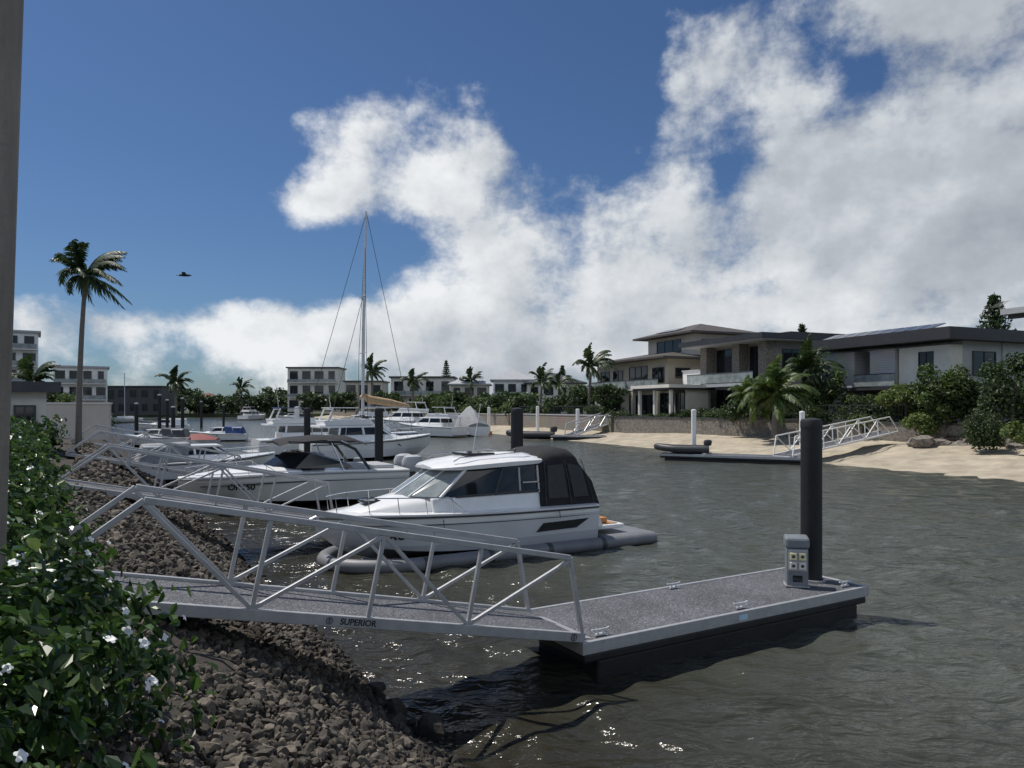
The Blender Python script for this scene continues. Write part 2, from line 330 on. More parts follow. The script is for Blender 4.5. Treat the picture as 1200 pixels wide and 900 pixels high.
# right beach and terrace
def wallb(a): return float(np.interp(a,[-60,2,38,400],[11,10.4,6.6,6.6]))
aa=np.linspace(-60,240,220); bb=np.linspace(0,1,26); v=[]
for a in aa:
    for q in bb:
        bq=-5+(wallb(a)+5.3)*q; z=np.interp(bq,[-5,0,11],[-.7,0,1.15])+ (random.random()-.5)*.07+.07*math.sin(a*.5+bq)*max(0,min(1,bq/3)); v.append(PR(a,bq,z))
nb=len(bb); i=np.arange(len(aa)-1)[:,None]*nb+np.arange(nb-1)[None,:]
struct(npmesh('beach',np.array(v),np.stack([i,i+nb,i+nb+1,i+1],-1).reshape(-1,4)[:,::-1],SAND,smooth=True))
mb=MB(); al=[-60,-20,2,20,38,80,150,240]
for a0,a1 in zip(al[:-1],al[1:]):
    mb.poly([PR(a0,wallb(a0)+.3,2.25),PR(a1,wallb(a1)+.3,2.25),PR(a1,260,2.25),PR(a0,260,2.25)])
struct(mb.build('terrace_ground',LAND))
mb=MB(); mb.box(-330,30,258,700,-1,1.3); struct(mb.build('far_bank',LAND))
def rwall(name,label,cat,a0,a1,z0,z1,mat,capm,th=.3):
    r=thing(name,label,cat,(0,0,0)); m1=MB(); m2=MB(); n=6; pts=[a0+(a1-a0)*k/n for k in range(n+1)]
    for p,q in zip(pts[:-1],pts[1:]):
        A0,A1=PR(p,wallb(p)),PR(q,wallb(q))
        m1.beam((A0[0],A0[1],(z0+z1)/2),(A1[0],A1[1],(z0+z1)/2),th,z1-z0); m2.beam((A0[0],A0[1],z1+.06),(A1[0],A1[1],z1+.06),th+.12,.12)
    m1.build('wall_face',mat,r); m2.build('coping',capm,r); return r
rwall('retaining_wall','beige block sea wall in front of the cream hip roofed house','wall',36,64,.2,2.4,BLOCK,LGREY)
rwall('retaining_wall','long stone sea wall between beach and charcoal roofed houses','wall',6,35.5,.3,2.3,STONE,DGREY)
rwall('retaining_wall','long pale sea wall running away behind the far moored boats','wall',64.5,235,.0,2.3,BLOCK,LGREY)
rwall('retaining_wall','dark rock sea wall at right end of the beach','wall',-30,5.5,.6,2.2,STONE,DGREY)
def palis(label,a0,a1,z0,h,mat,off=.5,step=.28):
    r=thing('railing_fence',label,'fence',(0,0,0)); n=4; m1=MB(); m2=MB(); k=a0
    while k<a1:
        x,y,_=PR(k,wallb(k)+off); m2.beam((x,y,z0),(x,y,z0+h),.03,.03); k+=step
    for j in range(n):
        p,q=a0+(a1-a0)*j/n,a0+(a1-a0)*(j+1)/n
        for zz in (z0+.1,z0+h): m1.beam(PR(p,wallb(p)+off,zz),PR(q,wallb(q)+off,zz),.05,.05)
    m1.build('rail',mat,r); m2.build('balusters',mat,r)
    for j in range(n+1):
        p=a0+(a1-a0)*j/n; x,y,_=PR(p,wallb(p)+off); MB().box(x-.05,x+.05,y-.05,y+.05,z0-.05,z0+h+.06).build('fence_post',mat,r)
palis('black upright railing fence above beach before the lap clad house',3,20,2.35,1.15,FASC,.35)
palis('dark railing fence on top of the beige block sea wall',40,62,2.5,1.0,DGREY)
# ------------------------------------------------------------------ gangways, pontoons, piles
def make_gangway(label,loc,rz,tilt,Ln,W,nodes,hh,mat,logo=False,endx=.8,t=.05):
    r=thing('gangway',label,'gangway',loc,rz,ry=tilt)
    for y in (0,W):
        MB().beam((-.35,y,hh),(nodes[-1]-.0,y,hh),t*1.1,t*1.2).build('handrail',mat,r,bevel=.006)
        MB().beam((.05,y,0),(nodes[-1]-endx,y,0),t*1.2,.11).build('bottom_chord',mat,r,bevel=.006)
        MB().beam((-.35,y,hh),(0,y,.05),t,t).build('end_post',mat,r,bevel=.005)
        MB().beam((nodes[-1],y,hh),(nodes[-1]-endx,y,.02),t,t).build('end_post',mat,r,bevel=.005)
        for n in nodes[1:-1]: MB().beam((n,y,.05),(n,y,hh-.03),t*.85,t*.85,(1,0,0)).build('post',mat,r,bevel=.005)
        for k in range(len(nodes)-1):
            top,bot=(nodes[k],nodes[k+1]) if k%2==0 else (nodes[k+1],nodes[k])
            if k==0: top=-.35
            MB().beam((top,y,hh-.03),(bot,y,.05),t*.8,t*.8).build('brace',mat,r,bevel=.005)
    MB().box(nodes[-1]-endx,-.02,.04,W-.04,-.02,.02).build('deck',DECK,r)
    MB().box(-.06,.32,.08,W-.08,-.035,-.02).build('hinge_plate',ALU,r)
    if logo:
        text('SUPERIOR',.085,DARKT,r,lambda x,y:(-2.80+x,-.0335,y-.002),bold=.0018)
        for cx,rad in ((-3.10,.034),(-.12,.044)):
            ring=MB(); n=24
            ring.loft([[(cx+q*math.cos(2*pi*k/n),-.0335,q*math.sin(2*pi*k/n)) for k in range(n)] for q in (rad,rad*.78)],cap=False)
            ring.build('emblem_ring',DARKT,r); text('S',rad*1.6,DARKT,r,lambda x,y,cx=cx:(cx+x,-.0338,y),'emblem_letter')
    return r
nod=[0,-1.55,-2.7,-3.85,-4.95]
gw=make_gangway('nearest aluminium truss gangway sloping from hedge down to front pontoon',P(5.1,7.1,.57),A,R(12.1),5,1.22,nod,.91,ALU,True)
def make_pontoon(label,loc,rz,Ln=5.5,Wd=1.6):
    r=thing('floating_pontoon',label,'pontoon',loc,rz)
    MB().box(.05,Ln-.05,.05,Wd-.05,.44,.5).build('deck',DECK,r)
    for x0,x1,y0,y1 in ((0,Ln,0,.06),(0,Ln,Wd-.06,Wd),(0,.06,.062,Wd-.062),(Ln-.06,Ln,.062,Wd-.062)):
        MB().box(x0,x1,y0,y1,.36,.512).build('edge_trim',ALU,r,bevel=.008)
    MB().box(.04,Ln-.03,.03,Wd-.03,.24,.358).build('rubber_fender',RUB,r,bevel=.03)
    MB().box(.3,Ln-.1,.12,Wd-.12,-.35,.238).build('float',RUB,r,bevel=.05)
    for x,y in ((.38,.16),(2.8,.14),(2.78,Wd-.14),(Ln-.32,.2)):
        c=MB(); c.box(x-.07,x+.07,y-.025,y+.025,.512,.53); c.tube([(x-.04,y,.53),(x-.045,y,.57)],.014,8); c.tube([(x+.04,y,.53),(x+.045,y,.57)],.014,8); c.tube([(x-.13,y,.59),(x-.09,y,.578),(x+.09,y,.578),(x+.13,y,.59)],.014,8)
        c.build('cleat',ALUW,r,smooth=True)
    MB().lathe([(.215,.506),(.215,.535),(.18,.535),(.18,.506)],(Ln-.4,Wd/2-.06,0),24).build('pile_collar',ALU,r)
    MB().box(2.62,2.78,-.004,.0,.395,.47).build('sticker',STICK,r)
    return r
pon=make_pontoon('nearest grey decked pontoon with aluminium edging and four cleats',P(5.1,7.05),A)
def make_pile(label,loc,r_,h,mat,name='mooring_pile',group=None,capm=None):
    r=thing(name,label,'pile',loc,random.random()*3,group=group)
    MB().lathe([(r_,-2.0),(r_,h-.14)],n=24).build('shaft',mat,r,smooth=True)
    MB().lathe([(r_*1.03,h-.15),(r_*1.04,h-.06),(r_*.95,h-.02),(r_*.25,h+.01)],n=24).build('cap',capm or mat,r,smooth=True); return r
make_pile('thick black pile standing through end of the nearest pontoon',P(10.2,7.8),.165,3.13,PILE)
def make_ped(label,loc,rz):
    r=thing('power_pedestal',label,'power pedestal',loc,rz)
    MB().box(-.16,.16,-.12,.12,0,.60).build('body',GREYP,r,bevel=.025)
    MB().loft([[(-.18,-.14,.602),(.18,-.14,.602),(.18,.14,.602),(-.18,.14,.602)],[(-.18,-.13,.76),(.18,-.13,.76),(.18,.14,.79),(-.18,.14,.79)]]).build('hood',GREYP,r,bevel=.035)
    MB().box(-.14,.14,-.130,-.121,.25,.585).build('outlet_panel',LGREY,r,bevel=.004)
    for x in (-.066,.066):
        for z in (.335,.48):
            o=MB().box(-.052,.052,-.056,.056,0,.035).build('outlet',YEL if z>.4 else OFFW,r,bevel=.012); o.location=(x,-.1305,z); o.rotation_euler=(pi/2,0,0)
            d=MB().lathe([(.026,.0352),(.024,.04)],n=14).build('socket',DGREY,o)
    MB().box(-.18,.18,-.14,.14,-.0,.02).build('base_plate',ALU,r)
    MB().box(-.07,.07,-.127,-.1215,.08,.18).build('meter_window',GLASS,r); return r
ped=make_ped('grey power pedestal with pale yellow outlets beside black pile on front pontoon',P(9.66,7.66,.512),A-.75)
GT=[17.0,28.2,39.5]
gl=['second gangway behind the nearest one, ending behind the hardtop cabin boat','third gangway back, reaching toward bow of boat with black bimini','fourth gangway back, small and half hidden behind other railings']
pl=['second pontoon just behind the hardtop cabin boat','third pontoon back beyond the boat with black bimini','fourth pontoon back beside the white flybridge boats']
for k,t in enumerate(GT):
    dup(gw,P(5.1,t+.05,.57),gl[k]); dup(pon,P(5.1,t),pl[k])
    if k<2: dup(ped,P(9.62,t+.6,.512),['power pedestal on second pontoon behind the hardtop cabin boat','power pedestal on third pontoon beyond the black bimini boat'][k])
    make_pile(['black pile rising behind canopy of the hardtop cabin boat','black pile right of the boat with black bimini','distant dark pile at end of fourth pontoon'][k],P(10.55,t+.75),.175,3.3,PILE,capm=PILE)
# ------------------------------------------------------------------ boats
def cat(rows,n):
    rows=np.array(rows,float); xs=rows[:,0]; out=[]
    for x in np.linspace(xs[0],xs[-1],n):
        i=min(max(np.searchsorted(xs,x)-1,0),len(xs)-2); h=xs[i+1]-xs[i]; u=(x-xs[i])/h
        m0=(rows[i+1]-rows[max(i-1,0)])/(xs[i+1]-xs[max(i-1,0)])*h; m1=(rows[min(i+2,len(xs)-1)]-rows[i])/(xs[min(i+2,len(xs)-1)]-xs[i])*h
        r=(2*u**3-3*u*u+1)*rows[i]+(u**3-2*u*u+u)*m0+(-2*u**3+3*u*u)*rows[i+1]+(u**3-u*u)*m1; r[0]=x; out.append(r)
    return np.array(out)
class Hull:
    def __init__(s,rows,n=36):
        s.r=cat(rows,n)
    def mesh(s):
        mb=MB(); rings=[]
        for x,hb,sz,cb,cz,kz in s.r:
            hb=max(hb,.012); cb=max(cb,.008)
            rings.append([(x,0,kz),(x,-cb,cz),(x,-(cb*.45+hb*.55),cz*.5+sz*.5),(x,-hb,sz),(x,-hb*.93,sz+.015),(x,0,sz+.05),(x,hb*.93,sz+.015),(x,hb,sz),(x,cb*.45+hb*.55,cz*.5+sz*.5),(x,cb,cz)])
        return mb.loft(rings)
    def at(s,x): return [np.interp(x,s.r[:,0],s.r[:,k]) for k in range(1,6)]
    def side(s,x,z):
        hb,sz,cb,cz,kz=s.at(x); f=max(0,min(1,(z-cz)/(sz-cz)));
        return cb+(hb-cb)*(f*1.1 if f<.5 else .55+(f-.5)*.9)
    def rail(s,parent,name,mat,off,dz,x0,x1,r,sides=(-1,1),n=20):
        for sd in sides:
            pts=[]
            for x in np.linspace(x0,x1,n):
                hb,sz=s.at(x)[:2]; pts.append((x,sd*max(hb+off,.01),sz+dz))
            MB().tube(pts,r,6).build(name,mat,parent,smooth=True)
def bowrail(h,parent,x0,x1,ht,n=5,r=.012,inset=.07):
    for sd in (-1,1):
        m=MB(); pts=[]
        for x in np.linspace(x0,x1,14):
            hb,sz=h.at(x)[:2]; pts.append((x,sd*max(hb-inset,.02),sz+ht*min(1,(x1-x)/(x1-x0)*6+.1)))
        m.tube(pts,r,6)
        for x in np.linspace(x0+.1,x1-.3,n):
            hb,sz=h.at(x)[:2]; m.tube([(x,sd*max(hb-inset,.02),sz),(x-.04,sd*max(hb-inset,.02),sz+ht)],r*.8,6)
        m.build('bow_rail',STEEL,parent,smooth=True)
def outboard(parent,x,y,z,sc=1,mat=None):
    def q(p): return (x+p[0]*sc,y+p[1]*sc,z+p[2]*sc)
    m=MB(); rings=[]
    for zz,l,wd,ox in ((0,.24,.15,0),(.08,.3,.19,0),(.3,.32,.2,.02),(.42,.27,.17,.03),(.47,.14,.08,.03)):
        rings.append([q((ox+l*math.cos(2*pi*k/14),wd*math.sin(2*pi*k/14),zz)) for k in range(14)])
    c=m.loft(rings).build('outboard_engine',mat or LGREY,parent,smooth=True)
    MB().beam(q((0,0,.02)),q((.05,0,-.75)),.12*sc,.2*sc).build('drive_leg',DGREY,c)
    m=MB()
    for k in range(3):
        a=k*2.1; m.beam(q((.2,0,-.68)),q((.22,.16*math.cos(a),-.68+.16*math.sin(a))),.07*sc,.015*sc)
    m.build('propeller',STEEL,c)
# --- near cabin boat on inflatable dock
dk=thing('inflatable_dock','grey inflatable float under the nearest white cabin boat','float',P(4.14,15.1),A)
pts=[(8.0,-1.27,.1)]+[(x,-1.27,.1) for x in np.linspace(7.2,1.9,8)]+[(1.9-1.7*math.sin(a),-1.27*math.cos(a),.1) for a in np.linspace(.15,pi-.15,18)]+[(x,1.27,.1) for x in np.linspace(1.9,8,8)]
MB().tube(pts,.15,14).build('tube',TUBEG,dk,smooth=True)
MB().box(6.5,8.05,-1.25,1.25,.12,.25).build('stern_platform',TUBEG,dk,bevel=.06)
for x in (1.9,3.4,4.9,6.4): 
    for sd in (-1,1): MB().tube([(x-.06,sd*1.27,.1),(x+.06,sd*1.27,.1)],.158,14).build('seam_band',DGREY,dk,smooth=True)
b1=thing('cabin_boat','nearest white hardtop cabin boat with black canvas stern canopy','boat',P(4.14,15.1),A)
h1=Hull([(0,.02,1.08,.01,.78,.72),(.5,.52,1.10,.24,.56,.34),(1.2,.9,1.10,.62,.38,.08),(2.2,1.15,1.08,.97,.28,.0),(3.5,1.25,1.05,1.12,.24,-.02),(5,1.25,1.03,1.13,.22,-.02),(6.4,1.2,1.02,1.12,.22,-.02)])
h1.mesh().build('hull',Mhull('cabin_boat_hull',(.82,.82,.81),(.60,.62,.64),.86,(.46,.48,.50),.42),b1,smooth=True)
h1.rail(b1,'rub_rail',DGREY,.0,-.06,.05,6.38,.022)
h1.rail(b1,'accent_stripe',DGREY,-.03,-.22,.5,6.38,.010)
m=MB(); rings=[]
for x,hw,hh in ((.35,.12,.03),(.8,.42,.12),(1.3,.68,.25),(1.85,.85,.37),(2.4,.95,.43),(2.8,.97,.43)):
    sz=1.07; rings.append([(x,-hw*1.03,sz-.03)]+[(x,-hw*math.cos(a),sz+hh*(math.sin(a)**.6)) for a in np.linspace(.3,pi-.3,9)]+[(x,hw*1.03,sz-.03)])
m.loft(rings).build('foredeck',WHITE,b1,smooth=True)
MB().box(.95,1.35,-.22,.22,1.27,1.33).build('deck_hatch',GLASS,b1,bevel=.03)
MB().loft([[(2.2,-1.0,1.04),(5.5,-1.04,1.02),(5.5,1.04,1.02),(2.2,1.0,1.04)],[(2.2,-.95,1.38),(5.0,-.97,1.38),(5.0,.97,1.38),(2.2,.95,1.38)]]).build('cabin_side',WHITE,b1,bevel=.03)
bot=[(1.72,0),(1.86,.5),(2.35,.92),(3.7,.955),(4.85,.96)]; top=[(2.72,0),(2.82,.48),(3.08,.80),(3.95,.86),(4.85,.86)]
def ring(l,z): return [(x,-y,z) for x,y in l]+[(x,y,z) for x,y in l[::-1][:-1]]
zb,zt=1.40,1.99
MB().loft([ring(bot,zb),ring(top,zt)]).build('side_window',GLASS,b1)
def pt(i,sd,top_): 
    l=top if top_ else bot; return Vector((l[i][0],sd*l[i][1],zt if top_ else zb))
for sd in (-1,1):
    for k in (0,1):
        a_,b_,c_,d_=pt(k,sd,0),pt(k+1,sd,0),pt(k+1,sd,1),pt(k,sd,1); off=Vector((-.012,sd*.008,.006))
        MB().poly([a_.lerp(b_,.04)+off,b_.lerp(a_,.04)+off,c_.lerp(d_,.04)+off,d_.lerp(c_,.04)+off]).build('windscreen',GLASSL,b1)
    for k in (2,3,4): MB().beam(pt(k,sd,0)+Vector((0,sd*.01,-.03)),pt(k,sd,1)+Vector((0,sd*.01,0)),.08 if k!=3 else .045,.05).build('window_pillar',WHITE if k==2 else DGREY if k==3 else WHITE,b1,bevel=.01)
    MB().beam(pt(1,sd,0)+Vector((-.02,0,0)),pt(1,sd,1)+Vector((-.02,0,0)),.04,.04).build('windscreen_mullion',WHITE,b1)
    MB().beam((2.75,sd*.955,1.39),(4.85,sd*.985,1.42),.03,.05).build('window_sill',DGREY,b1)
    MB().beam((4.35,sd*.945,1.42),(4.35,sd*.885,1.95),.04,.04).build('window_divider',LGREY,b1)
    MB().beam((4.4,sd*.975,1.62),(4.85,sd*.975,1.62),.03,.03).build('grab_rail',STEEL,b1)
MB().beam((1.7,0,zb),(2.7,0,zt),.05,.04).build('windscreen_mullion',WHITE,b1)
rf=[(2.4,.45,1.95,2.02),(2.55,.72,1.95,2.07),(2.9,.88,1.95,2.14),(3.4,.96,1.97,2.20),(4.1,.98,2.0,2.24),(4.7,.97,2.02,2.24),(4.95,.93,2.04,2.21),(5.0,.85,2.07,2.17)]
m=MB(); m.loft([[(x,-w_,z0),(x,-w_*1.02,z0*.6+z1*.4),(x,-w_*.82,z0*.2+z1*.8),(x,-w_*.4,z1),(x,0,z1+.02),(x,w_*.4,z1),(x,w_*.82,z0*.2+z1*.8),(x,w_*1.02,z0*.6+z1*.4),(x,w_,z0)] for x,w_,z0,z1 in rf]); rt=m.build('hardtop',WHITE,b1,smooth=True)
MB().box(3.3,4.0,-.42,.42,2.21,2.275).build('sunroof',GLASS,rt,bevel=.02)
for sd in (-1,1): MB().tube([(2.8,sd*.72,2.13),(2.95,sd*.74,2.21),(4.5,sd*.78,2.29),(4.7,sd*.78,2.24)],.012,6).build('roof_rail',STEEL,rt,smooth=True)
cn=MB(); cn.loft([[(x+o,-1.06,1.0),(x+o*.6,-1.02,1.05+(tp-1.05)*.5),(x,-.95,tp-.20),(x,-.86,tp-.09),(x,-.65,tp-.01),(x,0,tp+.03),(x,.65,tp-.01),(x,.86,tp-.09),(x,.95,tp-.20),(x+o*.6,1.02,1.05+(tp-1.05)*.5),(x+o,1.06,1.0)] for x,tp,o in ((4.86,2.22,-.02),(5.2,2.33,0),(5.6,2.36,.12),(5.82,2.32,.34),(5.94,2.22,.46),(6.0,2.08,.5))])
cpy=cn.build('canopy',BLACKC,b1,smooth=True)
MB().poly([(5.05,-1.065,1.22),(5.6,-1.068,1.22),(5.48,-1.0,2.0),(5.05,-.996,1.97)]).build('canopy_window',VINYL,cpy)
MB().poly([(5.76,-1.072,1.22),(6.18,-1.072,1.22),(6.0,-1.0,1.94),(5.6,-1.002,2.0)]).build('canopy_window',VINYL,cpy)
for xa,xb in ((4.98,4.98),(5.68,5.55),(6.33,6.02)): MB().tube([(xa,-1.075,1.05),(xa*.4+xb*.6,-1.035,1.65),(xb,-.965,2.08)],.010,6).build('canopy_seam',DGREY,cpy)
MB().box(6.38,7.35,-.95,.95,.36,.46).build('swim_platform',WHITE,b1,bevel=.03)
MB().box(6.48,7.2,-.85,.85,.462,.48).build('teak_pad',TEAK,b1)
MB().loft([[(6.39,-1.1,.44),(6.6,-1.1,.44),(6.6,-.7,.44),(6.39,-.7,.44)],[(6.39,-1.05,.98),(6.46,-1.05,.9),(6.46,-.7,.9),(6.39,-.7,.98)]]).build('transom_quarter',WHITE,b1,bevel=.04)
MB().box(6.55,6.95,-.8,-.45,.482,.62).build('transom_seat',ORANGE,b1,bevel=.04)
outboard(b1,6.95,.3,.7,.9,DGREY)
MB().loft([[(x,-h1.side(x,z)-.006,z) for x,z in ((4.62,.50),(5.75,.52),(6.1,.72),(4.8,.70))],[(x,-h1.side(x,z)-.02,z) for x,z in ((4.65,.51),(5.74,.53),(6.07,.71),(4.82,.69))]]).build('hull_port',GLASS,b1)
text('XU',.24,DARKT,b1,lambda x,y:(1.45+x,-h1.side(1.45+x,.64+y)-.012,.64+y),'registration',.2)
bowrail(h1,b1,.25,2.9,.34)
MB().tube([(3.7,.1,2.22),(3.75,.1,2.6),(3.9,.1,3.4)],[.014,.01,.005],6).build('antenna',WHITE,b1)
MB().lathe([(.03,2.23),(.03,2.33),(.01,2.35)],(4.6,-.3,0),10).build('nav_light',DGREY,b1,smooth=True)
MB().tube([(.02,0,1.05),(-.12,0,1.0),(-.18,0,.88)],.03,8).build('anchor',STEEL,b1,smooth=True)
for x in (2.3,5.2): MB().tube([(x,-1.28,.98),(x+.01,-1.3,.8)],.01,6).build('fender_line',DGREY,b1)
# --- sports boat with black bimini
b2=thing('sports_boat','white sports boat with dark windscreen and black bimini top','boat',P(2.55,25.2),A)
h2=Hull([(0,.02,1.08,.01,.85,.8),(.6,.55,1.12,.22,.55,.3),(1.5,.95,1.16,.62,.4,.1),(2.8,1.22,1.2,1.0,.3,0),(4.5,1.32,1.2,1.18,.25,-.05),(7.3,1.27,1.15,1.15,.22,-.05)])
h2.mesh().build('hull',Mhull('sports_boat_hull',(.78,.78,.76),(.60,.61,.58),.95,(.22,.23,.22),.25),b2,smooth=True)
h2.rail(b2,'rub_rail',LGREY,.01,-.05,.05,7.28,.03)
h2.rail(b2,'accent_stripe',DGREY,-.05,-.3,.6,7.2,.02)
m=MB(); m.loft([[(x,-hw,1.14)]+[(x,-hw*math.cos(a),1.16+hh*math.sin(a)**.7) for a in np.linspace(.3,pi-.3,7)]+[(x,hw,1.14)] for x,hw,hh in ((.5,.25,.03),(1.2,.6,.13),(2.2,.95,.24),(3.0,1.1,.26),(3.6,1.12,.2))]); m.build('foredeck',WHITE,b2,smooth=True)
wb=[(2.45,0),(2.7,.6),(3.4,1.05),(5.3,1.17)]; wt=[(3.25,0),(3.45,.5),(3.95,.88),(5.1,1.1)]
for sd in (-1,1):
    m=MB(); lo=[(x,sd*y,1.33 if k<3 else 1.28) for k,(x,y) in enumerate(wb)]; hi=[(x,sd*y,1.82 if k<3 else 1.45) for k,(x,y) in enumerate(wt)]
    for k in range(3): m.poly([lo[k],lo[k+1],hi[k+1],hi[k]])
    m.build('windscreen',GLASS,b2); MB().tube(hi,.022,6).build('windscreen_frame',STEEL,b2,smooth=True)
    MB().tube([(5.9,sd*1.12,1.2),(5.4,sd*1.08,1.9),(4.9,sd*1.0,2.15),(3.2,sd*.95,2.18)],.05,8).build('arch',FASC,b2,smooth=True)
    MB().tube([(5.0,sd*1.14,1.2),(4.6,sd*1.02,2.12)],.022,6).build('bimini_pole',STEEL,b2,smooth=True)
m=MB(); m.loft([[(x,-1.05,z-.06),(x,-.8,z+.02),(x,0,z+.09),(x,.8,z+.02),(x,1.05,z-.06),(x,0,z+.0)] for x,z in ((2.9,2.12),(3.3,2.22),(4.3,2.29),(5.4,2.24),(5.85,2.07))]); m.build('bimini_top',BLACKC,b2,smooth=True)
MB().box(5.2,6.9,-.85,.85,1.17,1.32).build('stern_seat',LGREY,b2,bevel=.06)
for y in (-.42,.42): MB().box(4.0,4.5,y-.26,y+.26,1.2,1.75).build('helm_seat',LGREY,b2,bevel=.07)
MB().box(7.28,8.0,-1.0,1.0,.32,.42).build('swim_platform',LGREY,b2,bevel=.03)
outboard(b2,7.75,-.35,1.0,1.25,LGREY); outboard(b2,7.75,.45,1.0,1.25,LGREY)
bowrail(h2,b2,.2,2.8,.3)
text('OR150',.27,DARKT,b2,lambda x,y:(1.75+x,-h2.side(1.75+x,.78+y)-.01,.78+y),'registration')
m=MB(); m.tube([(5.6,.9,1.2),(5.75,.9,3.0)],[.012,.006],6); m.build('antenna',WHITE,b2)
# --- generic cruisers
CH=Mhull('cruiser_hull',(.80,.80,.79),(.70,.71,.71),.7,(.03,.05,.09),.16)
def cruiser(label,loc,rz,Ln,B,fb=True,canv=None,name='motor_cruiser',hullm=None):
    k=Ln/9.0; r=thing(name,label,'boat',loc,rz); q=B/2
    sz=1.25*k
    h=Hull([(0,.02,sz*1.25,.01,.95*k,.9*k),(1*k,q*.5,sz*1.2,q*.2,.5*k,.2),(2.4*k,q*.85,sz*1.1,q*.6,.3*k,-.1),(4.5*k,q,sz,q*.9,.2*k,-.15),(8.6*k,q*.95,sz*.92,q*.88,.15*k,-.15)],22)
    h.mesh().build('hull',hullm or CH,r,smooth=True)
    h.rail(r,'rub_rail',DGREY,.01,-.1*k,.1,8.5*k,.03*k)
    for sd in (-1,1):
        MB().loft([[(x*k,sd*(h.side(x*k,z*k)+.008),z*k) for x,z in ((2.6,.86),(4.4,.82),(4.6,.98),(2.8,1.02))],[(x*k,sd*(h.side(x*k,z*k)+.014),z*k) for x,z in ((2.62,.87),(4.4,.83),(4.58,.97),(2.82,1.01))]]).build('hull_port',GLASS,r)
    z0=sz; 
    MB().loft([[(1.6*k,-q*.35,z0),(3.0*k,-q*.72,z0),(7.0*k,-q*.78,z0-.05),(7.0*k,q*.78,z0-.05),(3.0*k,q*.72,z0),(1.6*k,q*.35,z0)],[(2.9*k,-q*.3,z0+.4*k),(3.3*k,-q*.62,z0+.4*k),(7.0*k,-q*.74,z0+.4*k),(7.0*k,q*.74,z0+.4*k),(3.3*k,q*.62,z0+.4*k),(2.9*k,q*.3,z0+.4*k)]]).build('cabin',WHITE,r,bevel=.05)
    MB().loft([[(2.95*k,-q*.3,z0+.402*k),(3.3*k,-q*.6,z0+.402*k),(6.8*k,-q*.72,z0+.402*k),(6.8*k,q*.72,z0+.402*k),(3.3*k,q*.6,z0+.402*k),(2.95*k,q*.3,z0+.402*k)],[(3.7*k,-q*.26,z0+.85*k),(4.0*k,-q*.52,z0+.85*k),(6.7*k,-q*.64,z0+.85*k),(6.7*k,q*.64,z0+.85*k),(4.0*k,q*.52,z0+.85*k),(3.7*k,q*.26,z0+.85*k)]]).build('window',GLASS,r)
    for sd in (-1,1):
        for x0,x1,y0,y1 in ((3.3,4.0,.605,.525),(5.1,5.15,.675,.60),(6.75,6.65,.725,.645)): MB().beam((x0*k,sd*q*y0,z0+.4*k),(x1*k,sd*q*y1,z0+.85*k),.12*k,.09*k).build('window_pillar',WHITE,r)
    MB().loft([[(3.4*k,-q*.5,z0+.852*k),(8.0*k,-q*.74,z0+.852*k),(8.0*k,q*.74,z0+.852*k),(3.4*k,q*.5,z0+.852*k)],[(3.55*k,-q*.5,z0+.98*k),(8.0*k,-q*.72,z0+1.0*k),(8.0*k,q*.72,z0+1.0*k),(3.55*k,q*.5,z0+.98*k)]]).build('cabin_roof',WHITE,r,bevel=.04)
    for sd in (-1,1): MB().beam((7.85*k,sd*q*.7,z0),(7.85*k,sd*q*.7,z0+.85*k),.05,.05).build('roof_post',STEEL,r)
    if fb:
        f0=z0+1.0*k
        MB().loft([[(4.2*k,-q*.45,f0),(7.6*k,-q*.66,f0),(7.6*k,q*.66,f0),(4.2*k,q*.45,f0)],[(4.6*k,-q*.5,f0+.42*k),(7.7*k,-q*.68,f0+.34*k),(7.7*k,q*.68,f0+.34*k),(4.6*k,q*.5,f0+.42*k)]]).build('flybridge',WHITE,r,bevel=.05)
        MB().poly([(4.62*k,-q*.48,f0+.43*k),(4.62*k,q*.48,f0+.43*k),(4.95*k,q*.44,f0+.66*k),(4.95*k,-q*.44,f0+.66*k)]).build('flybridge_windscreen',GLASS,r)
        MB().tube([(7.4*k,-q*.66,f0+.3*k),(7.1*k,-q*.6,f0+1.05*k),(7.1*k,q*.6,f0+1.05*k),(7.4*k,q*.66,f0+.3*k)],.06*k,8).build('arch',WHITE,r,smooth=True)
        MB().box(5.4*k,7.3*k,-q*.6,q*.6,f0+1.1*k,f0+1.15*k).build('bimini_top',canv or WHITE,r,bevel=.03)
        MB().tube([(7.1*k,q*.3,f0+1.1*k),(7.3*k,q*.3,f0+2.8*k)],[.02,.008],6).build('antenna',WHITE,r)
    elif canv is not None:
        MB().loft([[(5.6*k,-q*.85,z0),(8.4*k,-q*.88,z0-.06),(8.4*k,q*.88,z0-.06),(5.6*k,q*.85,z0)],[(5.3*k,-q*.62,z0+1.15*k),(8.0*k,-q*.6,z0+1.05*k),(8.0*k,q*.6,z0+1.05*k),(5.3*k,q*.62,z0+1.15*k)]]).build('canopy',canv,r,bevel=.08)
    bowrail(h,r,.3*k,4.2*k,.5*k,5,.018*k)
    MB().box(8.55*k,9.2*k,-q*.85,q*.85,.25*k,.36*k).build('swim_platform',LGREY,r,bevel=.03)
    return r
cruiser('white flybridge cruiser with bow pointing right behind the black bimini boat',P(20.2,45.5),A+pi,8.8,3.1,True,None)
cruiser('older white cruiser moored left of the flybridge boat below tall mast',P(18.5,52),A+pi,8.8,3.0,True,BLUEC)
cruiser('white cabin cruiser with dark windows left of the tarpaulin covered boat',(WX(468,86),86,0),R(-30),9.0,3.2,True,WHITE)
cruiser('far white cruiser seen at left end of open canal',(WX(297,205)+4,203,0),R(-110),9.5,3.8,True,None)
cruiser('far white cruiser just right of another in the open canal',(WX(322,190),191,0),R(20),7.5,3.0,False,DGREY)
